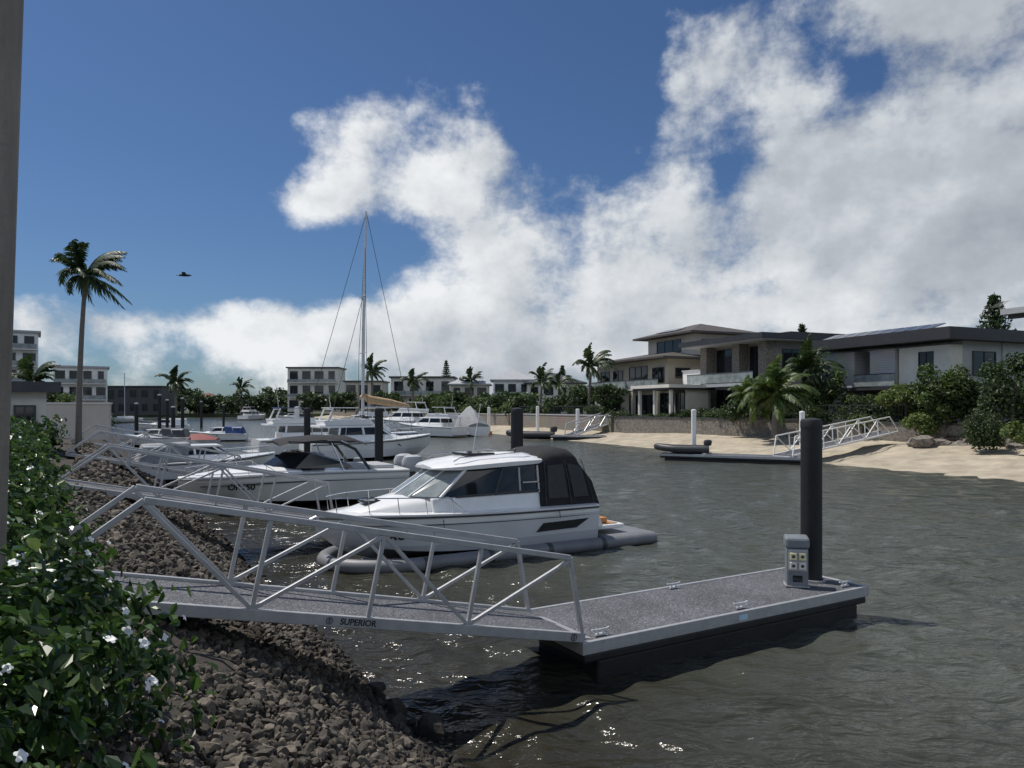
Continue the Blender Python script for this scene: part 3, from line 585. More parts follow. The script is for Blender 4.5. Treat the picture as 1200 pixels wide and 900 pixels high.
cruiser('small white bowed boat half hidden beyond the black bimini boat',P(8.0,36.5),A+pi,6.5,2.5,False,GREYC)
cruiser('moored boat under a blue canopy at far left pontoons',(WX(222,72),72,0),R(12),5.6,2.4,False,BLUEC)
cruiser('white runabout behind the gangways near the red cover',(WX(140,62),62,0),R(8),6.0,2.4,False,DGREY)
cruiser('white cruiser moored beyond the pontoon right of blue canopy boat',(WX(355,78),79,0),R(15),8.5,3.0,False,GREYC)
cruiser('small cruiser beyond the blue canopy boat at left moorings',(WX(160,100),100,0),R(20),7.0,2.6,False,WHITE)
cruiser('white flybridge boat among moorings just left of tall mast',(WX(385,96),97,0),R(-20),9.5,3.2,True,BLUEC)
cruiser('small distant cruiser right of the tarpaulin covered boat',(WX(592,120),121,0),R(-30),7.5,2.8,False,WHITE)
cruiser('tall white flybridge boat directly right of the mast foot',(WX(436,108),109,0),R(-30),11,3.6,True,None)
cruiser('white open cruiser with grey canopy right of dark windowed cabin cruiser',(WX(500,104),105,0),R(-40),8.5,3.0,False,GREYC)
# tarpaulin covered boat
r=thing('covered_boat','boat wrapped in pale grey tarpaulin among the far moorings','boat',(WX(538,90),90,0),R(-65)); r.scale=(1.15,1.15,1.15)
h=Hull([(0,.02,1.1,.01,.8,.7),(.8,.7,1.05,.3,.4,.1),(2.2,1.15,1,.9,.25,0),(5.6,1.2,.95,1.1,.2,0)],18); h.mesh().build('hull',WHITE,r,smooth=True); h.rail(r,'rub_rail',DGREY,0,-.05,.1,5.5,.04)
MB().loft([[(x,-w_,.95),(x,-w_*.8,.95+(t-.95)*.5),(x,0,t),(x,w_*.8,.95+(t-.95)*.5),(x,w_,.95)] for x,w_,t in ((.4,.4,1.1),(1.3,1.05,1.9),(2.2,1.22,2.9),(3.2,1.25,3.1),(4.4,1.25,2.5),(5.5,1.2,1.4))]).build('tarpaulin',GREYC,r,smooth=True)
r=thing('covered_tender','small tender under a dull red cover at left moorings','boat',(WX(205,64),63,0),R(8))
h=Hull([(0,.02,.6,.01,.4,.35),(.6,.5,.58,.2,.2,0),(1.8,.85,.55,.7,.1,-.05),(4,.85,.52,.75,.1,-.05)],16); h.mesh().build('hull',LGREY,r,smooth=True)
MB().loft([[(x,-w_,.56),(x,0,t),(x,w_,.56)] for x,w_,t in ((.2,.15,.62),(1.2,.75,.95),(2.6,.88,1.1),(4,.85,.7))]).build('cover',REDC,r,smooth=True)
# sailing yacht
r=thing('sailing_yacht','white sailing yacht with tall bare mast and tan sail cover','boat',(WX(425,62),62,0),R(28))
h=Hull([(-5,.02,1.4,.01,1.0,.9),(-3.5,.8,1.3,.3,.5,.1),(-1,1.5,1.2,1.1,.25,-.2),(2,1.55,1.15,1.2,.25,-.2),(4.6,1.1,1.2,.7,.4,.2)],24); h.mesh().build('hull',WHITE,r,smooth=True); h.rail(r,'rub_rail',BLUEC,0,-.12,-4.9,4.5,.04)
MB().loft([[(-2.8,-.5,1.22),(2.2,-1.0,1.2),(2.2,1.0,1.2),(-2.8,.5,1.22)],[(-2.3,-.4,1.6),(2.1,-.85,1.75),(2.1,.85,1.75),(-2.3,.4,1.6)]]).build('cabin_top',WHITE,r,bevel=.08)
for sd in (-1,1):
    for x in (-1.2,.0,1.2): MB().beam((x-.35,sd*(.83+.045*x),1.48),(x+.35,sd*(.87+.045*x),1.48),.03,.16).build('window',GLASS,r)
MB().tube([(0,0,1.6),(.06,0,10),(.3,0,20)],[.15,.14,.08],10).build('mast',ALUW,r,smooth=True)
for z,wd in ((8,1.1),(12.8,.9)): MB().tube([(0,-wd,z-.05),(0,0,z),(0,wd,z-.05)],.035,6).build('spreader',ALUW,r)
MB().tube([(0,0,3.3),(4.2,0,3.4)],.08,8).build('boom',ALUW,r)
MB().tube([(-.1,0,4.4),(.6,0,4.0),(2.4,0,3.75),(4.1,0,3.5)],[.22,.36,.32,.12],10).build('sail_cover',TAN,r,smooth=True)
for p,q_ in (((-4.9,0,1.4),(.3,0,19.8)),((4.5,0,1.2),(.32,0,19.9)),((0,-1.45,1.2),(0,-1.1,8)),((0,1.45,1.2),(0,1.1,8)),((0,-1.1,8),(.2,0,17.5)),((0,1.1,8),(.2,0,17.5)),((-3,0,1.3),(.1,0,13))): MB().tube([p,q_],.022,5).build('stay',DGREY,r)
r=thing('sailing_dinghy','distant small yacht with thin mast at far left of canal','boat',(WX(146,160),160,0),R(30))
h=Hull([(-4,.02,1.2,.01,.9,.8),(-2,1,1.1,.6,.3,0),(3.6,1,1,.6,.3,.1)],12); h.mesh().build('hull',WHITE,r,smooth=True); MB().tube([(0,0,1),(0,0,11)],.08,6).build('mast',ALUW,r); MB().box(-1.5,1.8,-.6,.6,1.0,1.5).build('cabin_top',WHITE,r,bevel=.1)
for label,px,Y,hh,mt in (('white pile at far left of the moored cruisers',348,64,3.4,WHITEP),('white capped pile left of the small far dock',630,88,3.5,WHITEP),('white pile beside the small far dock with its gangway',677,78,3.2,WHITEP),('white pile at left end of the beach pontoon',813,47.5,3.2,WHITEP),('white pile just left of the thick black pile, by beach pontoon',940,45,3.1,WHITEP),('white pile right of the tarpaulin covered boat',573,98,3.4,WHITEP)):
    make_pile(label,(WX(px,Y),Y,0),.16 if Y<60 else .2,hh,mt,capm=WHITEP)
for k,(px,Y) in enumerate(((187,80),(196,92),(214,84),(203,70),(236,110),(160,75),(262,120))):
    make_pile(['dark pile leftmost in the cluster at far left moorings','slim dark pile second in cluster at far left moorings','tall dark pile in middle of far left moorings','dark pile beside the red covered tender','dark pile rightmost but one at far left moorings','dark pile by itself left of the far left cluster','dark pile nearest to open canal at far left'][k],(WX(px,Y),Y,0),.19,WZ([462,468,466,476,470,472,474][k],Y),PILE,capm=LGREY)
wp=make_pontoon('low pontoon off the beach with a dark tender on it',(9.3,46.2,-.08),math.atan2(-4.3,7.6),8.6,2.0)
make_gangway('long white gangway from beach down to beach pontoon',(15.6,43.6,.5),math.atan2(6.6,9.8)+pi,R(6),11.8,1.3,[0,-1.6,-3.1,-4.6,-6.1,-7.6,-9.1,-10.6],1.1,WHITEP,endx=1.0,t=.06)
make_pontoon('small far pontoon before the cream hip roofed house',(WX(645,74),74,0),R(-4),5.6,2.0)
make_gangway('far pale gangway rising to sea wall of cream hip roofed house',(WX(662,76),76,.5),math.atan2(9,7.5)+pi,R(9),11,1.3,[0,-1.6,-3.1,-4.6,-6.1,-7.6,-9.1,-10.2],1.1,ALUW,endx=1.0,t=.08)
def rib(label,loc,rz,sc,m1):
    r=thing('inflatable_tender',label,'tender',loc,rz); r.scale=(sc,sc,sc)
    MB().tube([(3.0,-.7,.35),(1,-.7,.36),(.3,-.45,.42),(-.1,0,.48),(.3,.45,.42),(1,.7,.36),(3.0,.7,.35)],.22,10).build('tube',m1,r,smooth=True)
    MB().loft([[(x,-w_,.3),(x,0,k),(x,w_,.3)] for x,w_,k in ((.1,.1,.3),(1,.6,.05),(2.8,.62,.02))]).build('hull',LGREY,r)
    MB().box(1.5,1.75,-.55,.55,.42,.5).build('thwart',LGREY,r); outboard(r,3.0,0,.55,.8,FASC); return r
rib('dark grey inflatable tender sitting on the beach pontoon',(WX(772,46.5),46.5,.38),R(-12),1.0,DGREY)
rib('dark tender lying left of the small far pontoon',(WX(598,76),76,0),R(-5),1.5,FASC)
r=thing('mooring_buoy','small orange topped float beside far cruisers','buoy',(WX(574,90),90,0)); MB().lathe([(.05,-.2),(.3,.0),(.32,.2),(.2,.42),(.05,.46)],n=14).build('float',ORANGE,r,smooth=True); MB().tube([(0,0,.45),(0,0,.7)],.03,6).build('eye',DGREY,r)
# ------------------------------------------------------------------ vegetation
def frond(mb,o,azm,el0,Ln,droop,wind,nseg=10,nl=22,lw=.05,ll=.55):
    p=Vector(o); pts=[p.copy()]; d=Vector((math.cos(azm)*math.cos(el0),math.sin(azm)*math.cos(el0),math.sin(el0)))
    for k in range(nseg):
        d=(d+Vector((wind[0],wind[1],-droop))*(k+1)/nseg*.55).normalized(); p=p+d*Ln/nseg; pts.append(p.copy())
    mb.tube(pts,[.035*(1-.85*k/nseg)*Ln/2.5 for k in range(nseg+1)],5)
    for k in range(nl):
        u=.12+.88*(k+random.random()*.5)/nl; f_=u*nseg; i=min(int(f_),nseg-1); q=pts[i].lerp(pts[i+1],f_-i); t=(pts[i+1]-pts[i]).normalized()
        sd=t.cross(Vector((0,0,1))); sd=sd.normalized() if sd.length>.05 else Vector((1,0,0))
        l=ll*Ln/2.5*(.35+.65*math.sin(pi*min(1,.12+u*.86)))*(.85+.3*random.random())
        for s in (-1,1):
            dr=(sd*s*.75+t*.65+Vector((wind[0]*.8,wind[1]*.8,-.35-.35*random.random()))).normalized(); wv=t*lw*Ln/2.5
            a=q+dr*l*.5+Vector((0,0,.04*l)); e_=q+dr*l+Vector((0,0,-.16*l)); o_=len(mb.v)
            mb.v+=[tuple(q-wv*.4),tuple(q+wv*.4),tuple(a+wv*.6),tuple(e_),tuple(a-wv*.6)]; mb.f+=[(o_,o_+1,o_+2,o_+4),(o_+4,o_+2,o_+3)]
def palm(label,loc,ht,fl,nf,lean=(0,0),wind=(.25,0),individual=False,nl=14,lw=.1,tr=.14,name='palm_tree',mat=None):
    r=thing(name,label,'palm tree',loc); top=Vector((lean[0],lean[1],ht))
    MB().tube([(lean[0]*u*u,lean[1]*u*u,ht*u) for u in np.linspace(0,1,12)],[tr*(1.35-.55*u+.5*max(0,.12-u)*4) for u in np.linspace(0,1,12)],10).build('trunk',PALMB,r,smooth=True)
    MB().lathe([(tr*.8,-.5),(tr*1.3,-.1),(tr*.9,.4),(.04,.75)],tuple(top),10).build('crownshaft',LEAFB,r,smooth=True)
    mb=MB()
    for k in range(nf):
        a=k*2.399+random.random()*.4; el0=[1.15,.75,.35,-.15][k%4]+random.uniform(-.15,.15); m_=MB() if individual else mb
        frond(m_,top+Vector((0,0,.25)),a,el0,fl*random.uniform(.7,1.12),.55 if k%4 else .35,wind,nl=nl,lw=lw)
        if individual: m_.build('frond',FROND,r,recalc=False)
    if not individual: mb.build('crown',mat or FROND,r,recalc=False)
    return r
Yp=32; palm('tall windblown palm at left with slim bare trunk against sky',(WX(92,Yp),Yp,1.5),7.35,2.1,28,(.3,0),(.45,-.05),True,36,.085,.10)
def tree(label,loc,ht,rad,kind=LEAFM,n=900,leaf=.35,trunk=True,name='leafy_tree',catg='tree',sq=1.0,base=.3,lobes=9,group=None):
    r=thing(name,label,catg,loc,random.random()*6,group)
    cz=ht*(1+base)/2; rz_=ht*(1-base)/2
    if trunk:
        m=MB(); m.tube([(0,0,-.2),(.05,0,ht*.25),(0,.05,ht*.6)],[ht*.03,ht*.022,ht*.012],8)
        for k in range(5):
            a=k*1.3; m.tube([(0,0,ht*(.25+.05*k)),(rad*.5*math.cos(a),rad*.5*math.sin(a),ht*(.55+.05*k))],[ht*.013,ht*.005],6)
        m.build('trunk',BARK,r,smooth=True)
    cs=[]; 
    for k in range(lobes*2):
        d=rng.normal(size=3); d/=np.linalg.norm(d); q=d*np.array([rad*.68,rad*.68,rz_*.72])*rng.uniform(.45,1.05); cs.append(q)
    cs=np.array(cs); idx=rng.integers(0,len(cs),n); sz=rng.uniform(.22,.42,len(cs))[idx]
    d=rng.normal(size=(n,3)); d/=np.linalg.norm(d,axis=1)[:,None]; rad_=rng.random(n)**.4
    p=cs[idx]+d*(sz*rad_)[:,None]*np.array([rad,rad,max(rz_,rad*.5)*sq])
    p[:,2]+=cz; p[:,2]=np.maximum(p[:,2],.05)
    v,f=leafquads(p,leaf,.6,d*.8+np.array([0,0,.5])); npmesh('crown',v,f,kind,r)
    return r
def at(px,Y,z): return (WX(px,Y),Y,z)
T=2.2
palm('palm standing left of the cream hip roofed house, tallest there',at(690,88,T),5.9,3.2,22,(.3,0),(.3,0),nl=16,lw=.17,tr=.17)
palm('slim palm left of the taller palm before the white far houses',at(655,98,T),4.0,2.7,18,(0,0),(.3,0),lw=.19,tr=.16)
palm('slim palm second left of the taller palm by white far houses',at(633,104,T),4.8,2.7,18,(.3,0),(.3,0),lw=.19,tr=.16)
palm('clumping palm with low drooping fronds on beach edge before charcoal house',at(908,56,1.2),2.8,3.2,40,(0,0),(.2,0),nl=22,lw=.14,tr=.2,mat=LEAFM)
palm('smaller palm behind the clumping palm at right of it',at(946,60,T),4.0,2.8,26,(.2,0),(.25,0),nl=20,lw=.14,tr=.14)
palm('low palm left of the clumping palm before white wall',at(880,60,1.6),2.2,2.6,26,(0,0),(.2,0),nl=18,lw=.15,tr=.14,mat=LEAFM)
palm('palm left of the tall yacht mast base among far houses',at(436,150,T),8.4,3.9,18,(0,0),(.3,0),lw=.26,tr=.25)
palm('palm right of the tall yacht mast before long grey building',at(483,150,T),6.2,3.6,18,(.3,0),(.3,0),lw=.26,tr=.25)
palm('palm above far roofs beside the pale gabled house',at(552,150,T),6.5,3.4,18,(0,0),(.3,0),lw=.26,tr=.22)
palm('broad palm above the trees at far left of canal',at(206,190,1.3),8.3,5.4,24,(0,0),(.3,0),lw=.3,tr=.3)
palm('palm over far trees left of the grey apartment block',at(283,230,1.3),8,4.6,18,(0,0),(.3,0),lw=.3,tr=.3)
palm('bushy palm beside the white apartment block at far left',at(38,95,1.6),4.8,3.8,26,(0,0),(.3,0),lw=.18,tr=.2)
tree('dark rounded bushes left of the cream house above sea wall',at(716,82,T),4.0,2.5,LEAFD,1700,.34)
tree('bushy tree under the tallest palm left of cream house',at(682,90,T),4.2,3.2,LEAFD,1700,.38,base=.05)
tree('low dark shrub on sea wall left of the palms',at(657,95,T),3.2,3.0,LEAFD,1300,.38,base=.05)
tree('broad dark tree between the far white houses and palms',at(612,108,T),3.6,4.0,LEAFM,1300,.42,base=.05)
tree('loose green tree before the lap clad house at its right',at(1103,48,1.6),5.2,2.5,LEAFM,3400,.25,base=.08)
tree('smaller green shrub left of the loose green tree by fence',at(1052,52,T),2.9,2.1,LEAFB,1900,.24,base=.02)
tree('large dark tree at right edge under the dark roof',at(1188,43,1.6),5.6,2.5,LEAFD,3600,.24,base=.05)
tree('rounded clipped bush on the beach edge at right',at(1152,42,.9),2.2,1.5,LEAFD,4600,.13,trunk=False,name='rounded_bush',catg='bush',base=0,lobes=18,sq=1.5)
tree('spiky green tree right of the clumping palm before charcoal house',at(966,59,T),5.4,2.1,LEAFM,2500,.27,base=.06)
tree('shrub behind railing fence right of clumping palm',at(1000,57,T),2.6,2.1,LEAFM,1600,.22,trunk=False,name='garden_shrub',catg='shrub',base=0)
tree('spilling shrub on rocks beside the timber steps at right',at(1078,48,1.4),1.8,1.5,LEAFB,1100,.2,trunk=False,name='garden_shrub',catg='shrub',base=0)
tree('low yellow green shrub right of the rounded bush',at(1190,40,1.2),1.6,1.0,LEAFB,1000,.16,trunk=False,name='garden_shrub',catg='shrub',base=0)
tree('dark bushy tree left of the low palm beneath white wall panel',at(860,62,T),2.1,1.9,LEAFD,1400,.24,base=.02)
tree('dark tree filling gap between spiky tree and railing fence',at(1024,55,T),2.7,1.9,LEAFD,1700,.24,base=.02)
tree('dark green tree between loose green tree and rounded bush',at(1134,47,1.8),3.8,1.8,LEAFD,2100,.22,base=.05)
tree('mid green tree right behind the clumping palm fronds',at(925,62,T),3.2,2.5,LEAFM,1900,.26,base=.02)
for k,a in enumerate(np.arange(4.5,36,1.7)):
    if 26.5<a<34.5: continue
    tree('low green shrub in the row along the stone sea wall',PR(a,wallb(a)+.4+rng.random()*.8,1.9),rng.uniform(1.0,1.9),rng.uniform(1.2,1.9),[LEAFD,LEAFM,LEAFD][k%3],900,.2,trunk=False,name='garden_shrub',catg='shrub',base=0,group='shrubs along the stone sea wall')
for k,a in enumerate((27,28.6,30.5,32.2,34)):
    tree('low clipped shrub in the row below the garden pavilion',PR(a,wallb(a)+.6,2.0),rng.uniform(.6,.9),rng.uniform(.8,1.1),[LEAFD,LEAFM][k%2],600,.16,trunk=False,name='garden_shrub',catg='shrub',base=0,group='low shrubs below the pavilion')
for k,a in enumerate((38,42,47,53,57,61)):
    tree('dark shrub in the row behind railing of beige block sea wall',PR(a,wallb(a)+1.3,2.1),rng.uniform(1.1,2.0),rng.uniform(1.4,2.0),[LEAFD,LEAFM][k%2],900,.26,trunk=False,name='garden_shrub',catg='shrub',base=0,group='shrubs behind the beige sea wall')
for k,a in enumerate(np.arange(65,175,5.0)):
    tree('green bush in the row above the far pale sea wall',PR(a,wallb(a)+.6+rng.random()*3,1.5),rng.uniform(2.6,5.0),rng.uniform(2.8,4.4),[LEAFD,LEAFM,LEAFD][k%3],850,.5,trunk=False,name='garden_shrub',catg='shrub',base=0,group='bushes above the far pale sea wall')
def pine(label,loc,ht,rad):
    r=thing('norfolk_pine',label,'pine tree',loc); MB().tube([(0,0,0),(0,0,ht)],[.22,.03],8).build('trunk',BARK,r)
    cs=[]
    for k in range(18):
        z=ht*(.25+.74*k/18); rr_=rad*(1-(z/ht)**1.6)+.12
        for j in range(7):
            a=j*.9+k*.4; 
            for u in np.linspace(.15,1,9): cs.append((rr_*u*math.cos(a),rr_*u*math.sin(a),z+.28*u*rr_))
    cs=np.array(cs); cs=np.repeat(cs,3,0)+rng.normal(size=(len(cs)*3,3))*.12; v,f=leafquads(cs,.4,.4); npmesh('crown',v,f,LEAFD,r)
pine('layered norfolk pine rising over roofs at right edge',at(1165,80,T),13.8,3.4)
pine('tiny conifer top above roof of the charcoal house',at(940,110,T),14.0,2.2)
pine('far dark conifer above the white far houses',at(659,200,T),13,2.4)
pine('far dark conifer above far roofs left of pale houses',at(523,230,T),16.5,2.6)
far=[(232,258,8,7,'dark far tree under the broad palm at left'),(255,262,8,8,'far rounded tree right of the broad palm'),(318,232,7.5,8,'far tree left of the grey apartment block'),(340,215,6.5,7,'low far tree before the grey apartment block'),(366,200,6,7,'low far tree under grey apartment block balconies'),(190,240,7,7,'far tree beside the dark waterfront shed'),(300,230,7,7,'far tree behind the two cruisers in open canal'),
 (405,180,6.4,6,'far tree left of the tall yacht mast'),(455,160,5.5,5.4,'far tree right of the tall yacht mast'),(500,155,4.6,5.4,'low far tree before long grey building'),(528,145,4.6,4.6,'far tree before the pale gabled house'),(570,135,4.2,4.6,'far tree right of pale gabled house'),(596,122,4.2,4,'bushy far tree before white far house'),(160,250,6,7,'far low tree left of shed'),(128,210,5,6,'far low tree behind fourth gangway'),(270,232,6.6,7,'far tree above the cruiser at left end of canal')]
for px,Y,hh,rd,lb in far: tree(lb,at(px,Y,1.0 if px<345 else T),hh,rd*.85,random.choice([LEAFD,LEAFD,LEAFM]),1100,1.0,base=.0)
for k in range(18): tree('dark tree in the distant tree line across the canal end',at(140+k*12.5+rng.random()*8,262+rng.random()*30,1.0),rng.uniform(7,11),rng.uniform(6,8),LEAFD,800,1.2,base=.0,group='distant tree line')
tree('bright tree in front of the white apartment block at left',at(70,80,1.6),4.2,2.5,LEAFM,1600,.32,base=.1)
tree('dark bush behind the pale garden wall at left',at(30,60,1.6),3.2,2.2,LEAFD,1200,.3,base=.05)
tree('dark green bush between garden wall and the first gangways',at(112,52,1.5),1.9,1.6,LEAFD,900,.24,base=.0,trunk=False,name='garden_shrub',catg='shrub')
# ------------------------------------------------------------------ buildings
def win(root,face,u0,u1,z0,z1,off,nm='window',fm=None,bars=1):
    fm=fm or DGREY; m=MB(); t=.07
    def bx(m_,a0,a1,b0,b1,d0,d1):
        if face=='f': m_.box(a0,a1,off-d1,off-d0,b0,b1)
        else: m_.box(off+d0,off+d1,a0,a1,b0,b1)
    bx(m,u0,u1,z0,z0+t,.003,.09); bx(m,u0,u1,z1-t,z1,.003,.09); bx(m,u0,u0+t,z0+t,z1-t,.003,.088); bx(m,u1-t,u1,z0+t,z1-t,.003,.088)
    for k in range(1,bars+1):
        c=u0+(u1-u0)*k/(bars+1); bx(m,c-.03,c+.03,z0+t,z1-t,.003,.08)
    o=m.build(nm,fm,root); p=MB(); bx(p,u0+t,u1-t,z0+t,z1-t,.003,.03); p.build('pane',GLASS,o); return o
def bx(root,name,mat,*d,bevel=0): return MB().box(*d).build(name,mat,root,bevel=bevel)
def balustrade(root,x0,x1,y,z,h=1.0,mat=None):
    o=MB().box(x0,x1,y,y+.03,z+.08,z+h).build('balcony_glass',GLASSL,root); MB().box(x0,x1,y-.03,y+.06,z+h,z+h+.06).build('handrail',mat or DGREY,o)
# house 1
h=thing('cream_house','two storey cream house with dark hip roofs on two levels','house',PR(52,14,2.25),RA)
bx(h,'wall',CREAM,0,16,0,12,0,6.6); MB().hip(-1.3,17.3,-1.5,13.2,6.6,1.3).build('roof',ROOF,h)
bx(h,'upper_wall',CREAM2,6,15.5,4,12,7.2,9.6); u=MB().hip(4.7,17,2.5,13.3,9.6,1.5).build('upper_roof',ROOF,h)
for k in range(4):
    o=MB().box(-.48,.48,0,1.5,0,.05).build('solar_panel',SOLAR,h); o.location=(8.6+k*1.05,3.8,10.25); o.rotation_euler=(R(17),0,0)
for x in (1,4.2): win(h,'f',x,x+2.3,3.9,5.7,0)
win(h,'f',8,12,3.6,6,0,bars=2); win(h,'f',1,6,.2,2.5,0,bars=3); win(h,'f',8,14,.2,2.6,0,bars=3); win(h,'f',13,15.4,3.9,5.7,0)
for y in (1,9): win(h,'s',y,y+2,4.4,5.6,16,bars=1)
win(h,'s',5,9,7.9,9.0,15.5,bars=2); win(h,'f',8,13,7.7,9.2,4,bars=2)
bx(h,'string_course',OFFW,-.06,16.06,-.06,12.06,3.05,3.3)
bx(h,'garage_wing',TAUPE,16.05,19,4,9,0,3.2); bx(h,'wing_roof',FASC,15.9,19.3,3.5,9.5,3.2,3.5)
win(h,'f',16.6,18.6,.2,2.7,4,bars=3)
balustrade(h,.2,15.8,-1.2,3.3); bx(h,'balcony_slab',OFFW,0,16,-1.3,-.07,3.1,3.28)
for x in (.2,5.3,10.5,15.6): bx(h,'column',CREAM,x-.2,x+.2,-1.25,-.85,0,3.098)
# pavilion by the water
h=thing('garden_pavilion','small square waterside pavilion with pale flat roof before cream house','pavilion',PR(33.4,8.4,2.2),RA)
bx(h,'roof',OFFW,-.6,6.4,-.5,5.3,3.1,3.42); bx(h,'roof_trim',FASC,-.45,6.25,-.35,5.15,2.9,3.098)
bx(h,'floor',LGREY,-.2,6.1,-.1,4.9,0,.12); bx(h,'rear_wall',TAUPE,0,5.9,4.6,4.85,.12,2.89); bx(h,'side_wall',CREAM2,5.6,5.85,2.0,4.59,.12,2.89)
for x in (.0,2.8,5.6): bx(h,'column',OFFW,x,x+.28,.05,.33,.12,2.89)
win(h,'f',.4,2.8,.15,2.7,2.6,bars=2,fm=FASC); win(h,'f',3.2,5.5,.15,2.7,2.6,bars=2,fm=FASC)
# house 2
h=thing('charcoal_house','modern house with charcoal flat roof, stone piers and white wall panel','house',PR(30,14.5,2.25),RA)
bx(h,'wall',TAUPE,0,9.5,.6,11,0,7.4); bx(h,'roof',FASC,-1.6,11,-2.2,12,7.4,7.9); bx(h,'roof_soffit',LGREY,-1.4,10.8,-2.0,11.8,7.28,7.398)
for x in (.0,5.0,8.7): bx(h,'stone_pier',STONE,x,x+1.0,-.6,.58,0,7.27)
for x in (1.1,6.1): win(h,'f',x+.1,x+(3.7 if x<2 else 2.4),3.8,7.0,.6,bars=2,fm=FASC)
win(h,'f',1.2,4.8,.2,2.9,.6,bars=2,fm=FASC); win(h,'f',6.2,8.5,.2,2.9,.6,fm=FASC)
bx(h,'balcony_slab',LGREY,-.3,9.8,-2.2,-.62,3.1,3.4); balustrade(h,-.2,9.7,-2.15,3.4)
bx(h,'white_wall',WHITEP,-3.6,-.4,-.2,8,1.2,5.0); bx(h,'white_wall_cap',LGREY,-3.7,-.3,-.3,8.1,5.0,5.12)
win(h,'f',-3.2,-1.0,.15,1.15,-.2,bars=1)
for y,w_ in ((1.5,2.4),(5,1.4),(7.4,2.4)): win(h,'s',y,y+w_,4.2,6.6,9.5,fm=FASC)
win(h,'s',2,5,.6,2.6,9.5,fm=FASC); bx(h,'side_cladding',FASC,9.5,9.6,9.85,11,3.4,7.2)
bx(h,'upper_roof',FASC,2,9,3,10,7.9,8.35)
# house 3
h=thing('lap_clad_house','house with grey lap cladding, charcoal roof band and tilted solar panels','house',PR(14.6,15.5,2.25),RA)
bx(h,'wall',LGREY,0,11.5,1,9.5,2.9,6.0); bx(h,'lower_wall',TAUPE,.3,11.2,1.8,9.3,0,2.9)
bx(h,'roof',FASC,-.7,12.4,-1.6,10.2,5.9,6.75); 
bx(h,'lap_cladding',CLAD,-.2,3.4,-.6,.98,2.7,5.6); bx(h,'lap_cladding',CLAD,4.9,7.2,-.6,.98,2.7,5.6)
win(h,'f',3.5,4.8,2.9,5.6,1,bars=0,fm=FASC); bx(h,'white_wall',OFFW,7.3,11.5,-.3,.98,2.8,5.6); win(h,'f',9.0,10.2,3.8,5.2,-.3,bars=1,fm=FASC)
bx(h,'floor_slab',FASC,-.3,11.8,-.7,9.6,2.45,2.68); balustrade(h,3.4,7.2,-.68,2.68)
for x in (.2,4.1,7.2,11.2): bx(h,'column',DGREY,x-.12,x+.12,-.5,-.26,0,2.44)
win(h,'f',1,4,.15,2.3,1.8,bars=2); win(h,'f',5,10,.15,2.3,1.8,bars=3)
win(h,'s',2,4.5,3.4,5.2,11.5); bx(h,'side_panel',LGREY,11.5,11.6,5.2,9.4,2.9,5.88)
for k in range(9):
    o=MB().box(-.5,.5,0,1.7,-.02,.02).build('solar_panel',SOLAR,h); o.location=(.6+k*1.15,-.8,6.80); o.rotation_euler=(R(17),0,0)
    MB().box(-.54,.54,-.04,1.74,-.045,-.021).build('panel_frame',ALUW,o)
r_=MB().tube([(11,6,6.7),(11,6,9.0)],.03,6).build('antenna',DGREY,h); m=MB(); [m.tube([(10.6,5.3+k*.2,8.6+.1*k),(11.4,5.3+k*.2,8.6+.1*k)],.015,5) for k in range(6)]; m.build('antenna_elements',DGREY,r_)
# house 4
h=thing('overhanging_house','house with jutting grey flat roof cut off at right edge','house',PR(-3.6,14.5,2.25),RA)
bx(h,'wall',LGREY,1.5,12,2,10,0,6.75); bx(h,'roof',LGREY,-.7,13,-3.0,11,6.8,7.15); bx(h,'lower_roof',DGREY,.6,5,-1.2,5,5.0,5.3)
win(h,'f',2,6,3.8,6.4,2,bars=2); win(h,'f',2,6,.3,2.6,2,bars=2); bx(h,'roof_beam',FASC,-.5,12.8,-2.6,-2.3,6.55,6.79)
r=thing('timber_steps','timber garden steps climbing the rocks at right of beach','steps',at(1112,46,.95),RA+.1)
for k in range(7): MB().box(-.7,.7,k*.3,k*.3+.32,k*.18,k*.18+.06).build('tread',WOODD,r)
for x in (-.72,.66): MB().beam((x+.03,0,-.05),(x+.03,2.2,1.25),.06,.2).build('stringer',WOODD,r)
def blob(name,label,loc,sc,mat,catg='rock',group=None):
    bm=bmesh.new(); bmesh.ops.create_icosphere(bm,subdivisions=2,radius=1)
    o3=rng.normal(size=3)
    for v_ in bm.verts:
        n_=v_.co.copy(); k=1+.22*math.sin(n_.x*3+o3[0])+.18*math.sin(n_.y*4+o3[1])+.15*math.sin(n_.z*5+o3[2]); v_.co=Vector((n_.x*sc[0],n_.y*sc[1],n_.z*sc[2]))*k
    me=bpy.data.meshes.new(name); bm.to_mesh(me); bm.free(); me.materials.append(mat); o=bpy.data.objects.new(name,me); COL.objects.link(o); o.location=loc; return tag(o,label,catg,group)
for k in range(16):
    px=1070+k*8.5+random.random()*4; blob('boulder','brown boulder edging the sand below garden at right',at(px,45.5-.02*k*k*.9+random.random(),.85+random.random()*.5),(random.uniform(.35,.7),random.uniform(.35,.6),random.uniform(.25,.45)),STONE,'boulder','boulders edging the beach')
